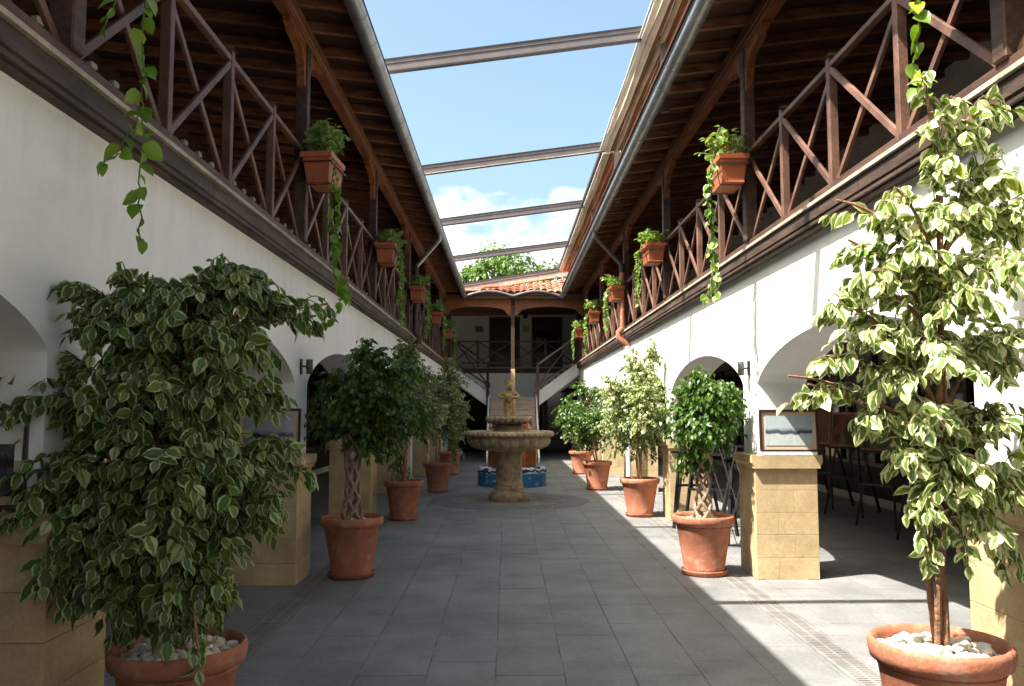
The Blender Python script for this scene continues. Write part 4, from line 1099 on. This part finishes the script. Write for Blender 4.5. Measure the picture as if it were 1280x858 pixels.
# ------------------------------------------------------------------ potted ficus trees
def pot_parts(t, dia, h, saucer=True):
    r = dia/2
    prof = [(.02,.02),(r*.62,.02),(r*.645,.03),(r*.66,.07),(r*.655,.075),(r*.86,h*.80),(r*.88,h*.815),(r*.87,h*.828),(r*.90,h*.84),(r*.97,h*.86),(r*.995,h*.91),(r,h*.96),(r*.985,h*.99),(r*.95,h),(r*.905,h*.99),(r*.88,h*.95),(r*.86,h*.85)]
    MB().lathe(prof, n=48).build('pot', M['terra'], t, True, ang=50)
    MB().lathe([(.01,h*.87),(r*.872,h*.87)], n=32).build('soil', M['soil'], t)
    MB().lathe([(.01,0),(r*.66,0),(r*.72,.012),(r*.74,.045),(r*.72,.05),(r*.69,.03),(.01,.022)], n=40).build('saucer', M['terra'], t, True, ang=50)
peb = []
for k in range(5):
    bm = bmesh.new(); bmesh.ops.create_icosphere(bm, subdivisions=2, radius=1)
    for v in bm.verts:
        nn = noise.noise(v.co*1.3 + Vector((k*7.3, 0, 0))); v.co *= (1 + .25*nn); v.co.z *= .62; v.co.x *= random.uniform(.98,1.02)*1.15
    me = bpy.data.meshes.new('pebble'); bm.to_mesh(me); bm.free(); me.shade_smooth(); me.materials.append(M['pebble']); peb.append(me)
def pebbles(t, dia, h, individual, size=.022, n=90, avoid=.04):
    r = dia/2*.86; z = h*.885; cells = []
    tries = 0
    while len(cells) < n and tries < 6000:
        tries += 1
        a = random.uniform(0, 2*PI); q = math.sqrt(random.random())*r
        p = (q*math.cos(a), q*math.sin(a)); s_ = size*random.uniform(.7, 1.35)
        if q + s_*.8 > r+.01 or q < avoid: continue
        if all((p[0]-c[0])**2 + (p[1]-c[1])**2 > ((s_+c[2])*.78)**2 for c in cells): cells.append((*p, s_))
    J = MB()
    for k, (x, y, s_) in enumerate(cells):
        me = random.choice(peb); rot = (random.uniform(-.4,.4), random.uniform(-.4,.4), random.uniform(0, 6.28))
        zz = z + random.uniform(-.003, .014) + s_*.2
        if individual: link('pebble', me, t, (x, y, zz), rot, (s_, s_, s_))
        else:
            Mx = Matrix.Translation((x, y, zz)) @ Matrix.Rotation(rot[2], 4, 'Z') @ Matrix.Scale(s_, 4)
            J.add([Mx @ v.co for v in me.vertices], [tuple(p.vertices) for p in me.polygons])
    if not individual:
        o = J.build('pebbles', M['pebble'], t, True); o['kind'] = 'stuff'

def ficus(label, loc, dia, h, blobs, leafmat_, nleaf, size, trunk='stems', ground_h=None, pick=0, base=None, key='', step=None, bark='bark', cam_local=None, top=None, ind_peb=False, droop=1.0, ntw=12):
    """blobs: (x,y,z, rx,ry,rz) in coordinates local to the pot"""
    t = thing('potted_ficus', label, 'potted tree', loc, 0, 'terracotta pots with ficus trees along the courtyard')
    pot_parts(t, dia, h)
    pebbles(t, dia, h, ind_peb, size=.027 if ind_peb else .022, n=130 if ind_peb else 90)
    if ind_peb: pebbles(t, dia*.8, h+.03, ind_peb, size=.026, n=60)
    zs = h*.87
    c = Vector((0,0,0)); wt = 0
    for b in blobs:
        w_ = b[3]*b[5]; c += Vector(b[:3])*w_; wt += w_
    c /= wt
    ztop = max(b[2] for b in blobs) if top is None else top
    zlow = min(b[2]-b[5] for b in blobs)
    tr = MB(); hub = []
    if trunk == 'braid':
        zt = max(c.z - .30, zs+.45)
        nst = 8
        for k in range(nst):
            sg = 1 if k % 2 else -1; ph = 2*PI*k/nst
            pts = []
            for i in range(25):
                u = i/24; a = ph + sg*u*PI*2.1; rr = (.075 + .02*math.cos(u*PI*2)) * (1.25 if u < .08 else 1)
                pts.append((rr*math.cos(a), rr*math.sin(a), zs-.02 + (zt-zs)*u))
            tr.tube(pts, .0155, 7)
        ax = [Vector((0,0,zt)), Vector((c.x*.5, c.y*.5, (zt+c.z)/2)), Vector((c.x, c.y, c.z)), Vector((c.x, c.y, ztop-.15))]
        for k in range(5):
            a = 2*PI*k/5
            tr.tube([(.07*math.cos(a), .07*math.sin(a), zt-.03), (.05*math.cos(a+.5)+c.x*.4, .05*math.sin(a+.5)+c.y*.4, (zt+c.z)/2), (.12*math.cos(a)+c.x, .12*math.sin(a)+c.y, c.z+.1)], [.016,.013,.008], 6)
        hub = ax
    else:
        nst = (6 if key == '_variegated' else 4) if trunk == 'stems' else 3
        hub = [Vector((0,0,zs-.02)), Vector((c.x*.25, c.y*.25, zs+.3*(ztop-zs))), Vector((c.x*.7, c.y*.7, zs+.6*(ztop-zs))), Vector((c.x, c.y, ztop))]
        for k in range(nst):
            a = 2*PI*k/nst + .4; pts = []; rs = []
            sp = random.uniform(.022, .036); tw = random.uniform(3.0, 5.0)
            for i in range(31):
                u = i/30; q = hub[0]*(1-u)**3 + hub[1]*3*u*(1-u)**2 + hub[2]*3*u*u*(1-u) + hub[3]*u**3
                rr = sp*(1-.3*u) + .05*math.sin(3*u+k)*u
                wb = noise.noise_vector(Vector((k*5.1, u*6.0, loc[0])))*.022; pts.append(q + Vector((rr*math.cos(a+tw*u)+wb.x, rr*math.sin(a+tw*u)+wb.y, 0))); rs.append(.0165*(1.3 if i == 0 else 1)*(1-.85*u)*random.uniform(.82,1.15))
            tr.tube(pts, rs, 8)
    tr.build('trunk', M[bark], t, True)
    def hubpt(z):
        for p, q in zip(hub[:-1], hub[1:]):
            if p.z <= z <= q.z: return p + (q-p)*((z-p.z)/max(1e-4, q.z-p.z))
        return hub[0].copy() if z < hub[0].z else hub[-1].copy()
    area = sum(b[3]*b[5] for b in blobs); br = MB(); tw = MB(); mats_ = []
    for b in blobs:
        n = int(nleaf*b[3]*b[5]/area); bc = Vector(b[:3])
        z0 = min(max(hub[1].z if trunk != 'braid' else hub[0].z, bc.z - random.uniform(.1,.4)), hub[-1].z)
        root = hubpt(z0); mid = (root+bc)/2 + Vector((0,0,.12)) + rv(.03)
        path = bez(root, mid, bc, 6)
        br.tube(path, [.011,.010,.009,.008,.007,.006,.005], 5)
        stp = step or size*.42
        made = 0; guard = 0
        while made < n and guard < 2000:
            guard += 1
            while True:
                q = rv(1)
                if q.length <= 1: break
            q = q*(0.35 + .65*q.length) if q.length > 0 else q
            end = bc + Vector((q.x*b[3], q.y*b[4], q.z*b[5]))
            st_ = path[random.randint(2, 6)]
            if (end-st_).length < .10: continue
            dist = (end-st_).length
            ctrl = st_ + (end-st_)*.45 + Vector((0,0,.20*dist+.03)) + rv(.04)
            e2_ = end + Vector((0,0,-.18*dist*droop))
            pp = bez(st_, ctrl, e2_, 7)
            tw.tube(pp, [.0035,.003,.003,.0025,.0022,.002,.0016,.001], 3, False)
            k0 = len(mats_)
            leaves_along(pp, max(.25, 1-.42/max(dist,.42)), stp, size, mats_, droop)
            made += len(mats_)-k0
    o = br.build('branches', M[bark], t, True)
    o = tw.build('twigs', M['twig'], t); o['kind'] = 'stuff'
    base = base or (LEAF_F if size*F/max(loc[1],1) > 11 else LEAF_S)
    if pick:
        cl = Vector(cam.location) - Vector(loc)
        rank = sorted(range(len(mats_)), key=lambda i: (mats_[i].translation - cl).length / mats_[i].to_scale().x * 1.0 + (3 if abs((mats_[i].translation-cl).x/((mats_[i].translation-cl).y)) > .66 else 0))
        sel = rank[:pick]; ss = set(sel)
        me = single_leaf('leaf'+key, base, leafmat_)
        for i in sel:
            o = link('leaf', me, t); o.matrix_local = mats_[i]
        mats_ = [m_ for i, m_ in enumerate(mats_) if i not in ss]
    lm = leaves_mesh('foliage', mats_, base, leafmat_)
    o = link('foliage', lm, t); o['kind'] = 'stuff'
    return t

def blobs_px(loc, dep, lst):
    """measure crown lumps: (u, v, ru, rv, depth offset, depth radius) in photo pixels at camera depth dep"""
    res = []
    for (u, v, ru, rv_, do, dr) in lst:
        p = at(u, v, dep+do) - Vector(loc); k = (dep+do)/F
        res.append((p.x, p.y, p.z, ru*k, dr, rv_*k))
    return res
HP = .55
# nearest left: large drooping variegated ficus
loc = (-1.39, 3.70, 0)
bl = blobs_px(loc, 3.55, [(235,375,75,48,0,.28),(130,400,55,45,.05,.25),(315,355,50,35,.1,.25),(370,385,38,16,.1,.1),(200,480,120,70,0,.4),(60,500,65,55,.1,.3),(280,480,60,55,.1,.3),
    (230,570,125,75,-.05,.42),(90,600,95,75,0,.35),(300,590,65,65,.1,.3),(10,560,45,70,.1,.25),(360,560,34,16,.1,.1),(200,660,100,60,-.05,.35),(80,690,45,35,-.05,.2),(270,680,50,50,0,.25),(100,745,34,22,-.1,.1),(240,730,50,32,-.1,.15),(300,420,70,45,.05,.25),(385,585,20,12,.1,.06),(190,430,70,45,.1,.25),(170,540,90,60,.15,.3),(130,640,60,50,0,.3),(250,640,60,60,.1,.3),(160,375,55,25,.1,.2),(20,620,50,50,0,.3),(160,750,45,40,-.05,.2),(215,760,40,40,-.1,.15),(270,740,34,40,0,.2),(120,700,50,45,0,.2),(248,815,14,26,-.25,.05),(290,335,50,26,.1,.2),(340,350,34,22,.1,.1),(395,395,18,10,.15,.06),(410,380,10,8,.15,.05),(85,355,34,22,.05,.15),(150,335,34,16,.05,.12),(20,450,40,34,.1,.2),(0,500,40,40,.1,.2),(345,480,36,24,.1,.15),(335,640,24,40,.05,.15)])
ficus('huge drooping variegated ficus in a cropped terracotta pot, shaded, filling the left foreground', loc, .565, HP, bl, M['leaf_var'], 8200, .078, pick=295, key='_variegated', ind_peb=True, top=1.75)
# nearest right
loc = (1.80, 3.62, 0)
bl = blobs_px(loc, 3.50, [(1165,140,10,22,0,.06),(1205,165,26,26,.05,.12),(1170,205,26,24,0,.12),(1235,215,40,36,.05,.2),(1265,270,40,50,.05,.25),(1180,265,44,30,0,.2),(1105,270,36,24,0,.15),(1060,300,24,18,0,.1),(1145,320,50,30,0,.25),
    (1035,375,26,18,-.05,.1),(1080,350,38,24,0,.18),(1230,340,60,40,0,.3),(1175,375,62,34,0,.3),(1085,405,48,26,-.05,.2),(1030,445,22,16,-.08,.08),(1010,480,14,18,-.1,.05),(1250,430,50,50,.05,.3),(1170,440,60,40,0,.3),
    (1110,470,44,26,-.05,.2),(1150,520,50,36,-.05,.25),(1230,520,60,45,0,.3),(1085,520,30,26,-.05,.12),(1180,580,52,36,-.08,.22),(1250,600,44,40,0,.2),(1155,640,26,34,-.12,.10),(1225,650,30,26,-.1,.12),(1130,570,26,30,-.05,.12),(1270,690,14,30,-.05,.1),(1205,690,12,14,-.12,.06),(1160,690,9,12,-.12,.05),(1155,90,6,16,0,.04),(1190,120,14,20,0,.06),(1250,130,18,26,.05,.1),(985,470,9,12,-.1,.04),(1120,235,18,16,0,.08),(1045,250,10,10,0,.05)])
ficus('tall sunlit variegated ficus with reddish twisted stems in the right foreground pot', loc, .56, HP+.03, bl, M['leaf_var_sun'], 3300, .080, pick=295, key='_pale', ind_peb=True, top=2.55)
# the rest, by distance
def round_tree(label, loc, cu, cv, ru, rv_, lm, nleaf, size, **kw):
    dep = loc[1]*math.cos(PITCH)
    k = dep/F
    lst = [(cu,cv,ru*.62,rv_*.6,0,ru*k*.6)]
    for q in range(7):
        a = 2*PI*q/7 + random.uniform(-.25,.25); f = random.uniform(.46,.62)
        lst.append((cu+ru*f*math.cos(a), cv+rv_*f*math.sin(a), ru*random.uniform(.36,.50), rv_*random.uniform(.34,.48), random.uniform(-.4,.4)*ru*k, ru*k*.45))
    for q in range(kw.pop('front', 3)):
        a = random.uniform(0, 6.28); lst.append((cu+ru*.3*math.cos(a), cv+rv_*.3*math.sin(a), ru*.42, rv_*.4, -ru*k*.55, ru*k*.35))
    lst += kw.pop('extra', [])
    return ficus(label, loc, kw.pop('dia', .58), HP, blobs_px(loc, dep, lst), lm, nleaf, size, **kw)
round_tree('dark green round-headed ficus with a braided pale trunk, second pot on the left', (-1.44, 8.02, 0), 461, 500, 84, 84, M['leaf_green'], 6400, .068, trunk='braid', bark='barkgrey')
round_tree('grey-green bushy ficus in the third pot on the left', (-1.455, 12.1, 0), 514, 500, 54, 82, M['leaf_varfar'], 6500, .065, trunk='few', extra=[(505,440,22,24,0,.25),(500,585,20,18,0,.2)], dia=.56)
round_tree('pale variegated ficus leaning inward, fourth pot on the left', (-1.31, 16.2, 0), 556, 508, 42, 60, M['leaf_varfar'], 5000, .07, trunk='few', extra=[(570,560,12,20,0,.2),(560,455,14,18,0,.2)], dia=.55)
round_tree('small variegated ficus farthest on the left, mostly hidden by its neighbour', (-1.37, 20.5, 0), 566, 515, 26, 46, M['leaf_varfar'], 1500, .075, trunk='few')
round_tree('bright green round-headed ficus with a braided trunk, second pot on the right', (1.85, 8.12, 0), 884, 512, 60, 68, M['leaf_bright'], 5600, .066, trunk='braid', bark='barkgrey', extra=[(865,575,30,20,0,.2)])
round_tree('airy pale variegated ficus in the third pot on the right', (1.93, 12.5, 0), 792, 508, 66, 84, M['leaf_var_sun'], 7000, .068, trunk='few', extra=[(820,440,14,26,0,.15)])
round_tree('dark-centred green ficus ball in the fourth pot on the right', (1.74, 16.6, 0), 733, 520, 48, 52, M['leaf_bright'], 4600, .07, trunk='few')
round_tree('small pale ficus in the farthest pot on the right', (1.78, 20.7, 0), 722, 528, 26, 40, M['leaf_varfar'], 1500, .075, trunk='few')

# ------------------------------------------------------------------ rail planters with trailing vines
PG = 'terracotta trough planters hung on the gallery railings'
def planter(s, y, label, vine=None, seed=0, bush=1.0, vlen=.9, pick=False):
    d = SIDE[s]; rnd = random.Random(seed)
    t = thing('hanging_planter', label, 'planter', (s*(d['rail']-.20), y, d['capz']+.60), 0, PG)
    L, W_, H_ = .27, .13, .24
    def frustum(l0, w0, z0, l1, w1, z1):
        return [(-w0,-l0,z0),(w0,-l0,z0),(w0,l0,z0),(-w0,l0,z0),(-w1,-l1,z1),(w1,-l1,z1),(w1,l1,z1),(-w1,l1,z1)], [(0,3,2,1),(4,5,6,7),(0,1,5,4),(1,2,6,5),(2,3,7,6),(3,0,4,7)]
    b = MB(); b.add(*frustum(L*.84, W_*.74, 0, L*.95, W_*.93, H_-.045)); b.build('trough', M['terra2'], t)
    b = MB()
    for z0, z1, o_ in ((H_-.0448, H_, .014), (.155, .165, .006)): b.add(*frustum(L*.95+o_, W_*.93+o_, z0, L*.98+o_, W_*.97+o_, z1))
    b.build('trough_rim', M['terra2'], t)
    MB().box(-W_*.8, W_*.8, -L*.85, L*.85, -.022, -.002, .004).build('drip_tray', M['terra2'], t)
    br = MB()
    for yy in (-.17, .17):
        br.tube([(s*(W_+.09), yy, H_-.02), (s*(W_+.02), yy, H_-.03), (s*W_*.82, yy, -.03), (-s*W_*.85, yy, -.03), (-s*(W_+.01), yy, H_*.55)], .006, 5)
    br.tube([(-W_-.012,-L-.01,H_*.62),(W_+.012,-L-.01,H_*.62),(W_+.012,L+.01,H_*.62),(-W_-.012,L+.01,H_*.62),(-W_-.012,-L-.01,H_*.62)], .006, 5)
    br.build('wire_bracket', M['black'], t)
    MB().box(-W_*.85, W_*.85, -L*.9, L*.9, H_-.02, H_-.012).build('soil', M['soil'], t)
    mats_ = []; stems = MB()
    bush = bush*rnd.uniform(.95, 1.35); t.rotation_euler = (rnd.uniform(-.03,.03), rnd.uniform(-.03,.03), rnd.uniform(-.04,.04))
    for k in range(int(34*bush)):
        p0 = Vector((random.uniform(-W_,W_)*.7, random.uniform(-L,L)*.85, H_-.015))
        hgt = random.uniform(.08, .24)*bush; q = p0 + Vector((random.uniform(-.14,.14) - s*.04, random.uniform(-.13,.13), hgt))
        pp = bez(p0, p0+Vector((0,0,hgt*.9)), q, 4); stems.tube(pp, .003, 3, False)
        leaves_along(pp, .3, .03, .085, mats_, .5)
    vines = []
    if vine is None:
        vine = []
        for k in range(rnd.choice((3,4,5))):
            yy = random.uniform(-.24, .24); ln = vlen*random.uniform(.3, 1.1)
            vine.append([Vector((-s*W_, yy, H_)), Vector((-s*(W_+.06), yy, H_-.08)), Vector((-s*(W_+.07), yy+random.uniform(-.05,.05), H_-ln*.5)), Vector((-s*(W_+.05), yy+random.uniform(-.1,.1), H_-ln))])
    for pts in vine:
        dense = []
        for i in range(len(pts)-1):
            for k in range(6):
                u = k/6; dense.append(pts[i].lerp(pts[i+1], u) + rv(.012))
        dense.append(pts[-1]); stems.tube(dense, .0035, 4, False)
        vm = []
        leaves_along(dense, .05, .038 if not pick else .048, .085 if not pick else .085, vm, .9)
        vines += vm
    stems.build('stems', M['vine_stem'], t)
    if pick:
        me = single_leaf('leaf_vine', LEAF_HEART, M['leaf_pothos'])
        for m_ in vines:
            o = link('vine_leaf', me, t); o.matrix_local = m_
    else:
        o = link('vine', leaves_mesh('vine', vines, LEAF_HEART if y < 10 else LEAF_S, M['leaf_planter'] if s > 0 else M['leaf_pothos']), t); o['kind'] = 'stuff'
    o = link('foliage', leaves_mesh('foliage', mats_, LEAF_F if y < 12 else LEAF_S, M['leaf_planter']), t); o['kind'] = 'stuff'
    return t
def vpx(s, y, pts, dep):
    """vine path measured in photo pixels, local to its planter"""
    o_ = Vector((s*(SIDE[s]['rail']-.20), y, SIDE[s]['capz']+.60))
    return [at(u, v, dd) - o_ for (u, v, dd) in pts]
for i, y in enumerate(mains[-1]):
    if y < 3: continue
ordL = ['planter above the near left edge, trailing a long vine with heart-shaped leaves', 'nearest planter in view on the left railing, its vine hanging to the big ficus', 'second planter along the left railing', 'third planter along the left railing, beside the dark downspout', 'fourth planter along the left railing, small and far', 'farthest planter on the left railing']
ordR = ['planter above the near right edge, trailing a thin vine into the ficus', 'nearest planter in view on the sunlit right railing, with a long leafy vine', 'second planter along the right railing', 'third planter along the right railing, behind the rusty downspout', 'fourth planter along the right railing', 'farthest planter on the right railing by the stairs']
yl = [m-.0 for m in mains[-1] if m > 3]; yr = [m-.0 for m in mains[1] if m > 3]
VL = [ [vpx(-1, yl[0], [(190,-90,3.75),(178,10,3.7),(180,90,3.7),(178,130,3.7),(182,170,3.7),(176,210,3.7),(178,300,3.7)], 0), vpx(-1, yl[0], [(160,-80,3.7),(150,-10,3.65),(132,30,3.65)], 0),
         vpx(-1, yl[0], [(182,140,3.7),(160,165,3.7),(150,190,3.7),(130,203,3.7)], 0)],
       [vpx(-1, yl[1], [(420,200,7.5),(424,240,7.5),(420,290,7.5),(415,330,7.5),(425,370,7.5),(412,400,7.4),(392,408,7.4)], 0), vpx(-1, yl[1], [(418,210,7.5),(412,270,7.5),(416,330,7.5),(432,375,7.45)], 0)] ]
VR = [ [vpx(1, yr[0], [(1165,-90,3.7),(1148,0,3.7),(1152,50,3.7),(1146,85,3.7),(1160,115,3.65),(1172,130,3.6)], 0)],
       [vpx(1, yr[1], [(892,190,7.8),(888,230,7.8),(893,270,7.8),(889,310,7.8),(893,350,7.8),(884,375,7.75)], 0), vpx(1, yr[1], [(896,200,7.8),(884,250,7.8),(900,320,7.8),(896,370,7.75)], 0)] ]
for i, y in enumerate(yl[:6]):
    planter(-1, y, ordL[i], VL[i] if i < 2 else None, i+1, vlen=1.0 if i < 4 else .9, pick=(i == 0))
for i, y in enumerate(yr[:6]):
    planter(1, y, ordR[i], VR[i] if i < 2 else None, i+11, vlen=.9, pick=(i == 0))

# ------------------------------------------------------------------ trees beyond the far roof
def far_tree(x, y, h, r, label, seed, zc=None):
    rnd = random.Random(seed)
    t = thing('broadleaf_tree', label, 'tree', (x, y, -.05), 0, 'green trees beyond the far roof')
    MB().tube([(0,0,0),(rnd.uniform(-.2,.2),0,h*.4),(rnd.uniform(-.3,.3),0,h*.8)], [.28,.2,.08], 8).build('trunk', M['bark_far'], t, True)
    lb = MB(); mats_ = []
    lumps = []
    for k in range(26):
        a = rnd.uniform(0, 6.28); zz = rnd.uniform(.38, .97); rr = r*(1-((zz-.6)/.42)**2)**.5 if abs(zz-.6) < .42 else r*.3
        q = Vector((math.cos(a)*rr*rnd.uniform(.3,.95), math.sin(a)*rr*rnd.uniform(.3,.95), h*zz)); lumps.append((q, r*rnd.uniform(.22,.36)))
        lb.tube([(0,0,h*.35),(q.x*.5,q.y*.5,q.z*.8),q], [.09,.05,.02], 5)
    lb.build('limbs', M['bark_far'], t)
    for (q, lr) in lumps:
        for k in range(330):
            v = Vector((rnd.gauss(0,1), rnd.gauss(0,1), rnd.gauss(0,1))).normalized()*lr*rnd.uniform(.55,1.1)
            v.z *= .75
            mats_.append(leaf_matrix(q+v, v.normalized()*.5+Vector((rnd.uniform(-.6,.6), rnd.uniform(-.6,.6), -.4)), Vector((0,0,1))+v.normalized()+Vector((rnd.uniform(-.4,.4), rnd.uniform(-.4,.4), 0)), rnd.uniform(.16,.30)))
    o = link('crown', leaves_mesh('crown', mats_, LEAF_S, M['leaf_tree']), t); o['kind'] = 'stuff'
far_tree(-2.2, 46, 10.0, 1.9, 'narrow green treetop left of the group beyond the red roof', 1)
far_tree(.4, 44, 9.9, 3.2, 'tallest green tree in the middle beyond the red roof', 2)
far_tree(3.0, 47, 9.6, 2.8, 'green tree on the right beyond the red roof', 3)
far_tree(-4.3, 49, 9.0, 2.2, 'green tree partly hidden behind the left gutter', 4)
far_tree(4.9, 50, 8.4, 2.2, 'green tree hidden behind the folded awning end', 5)
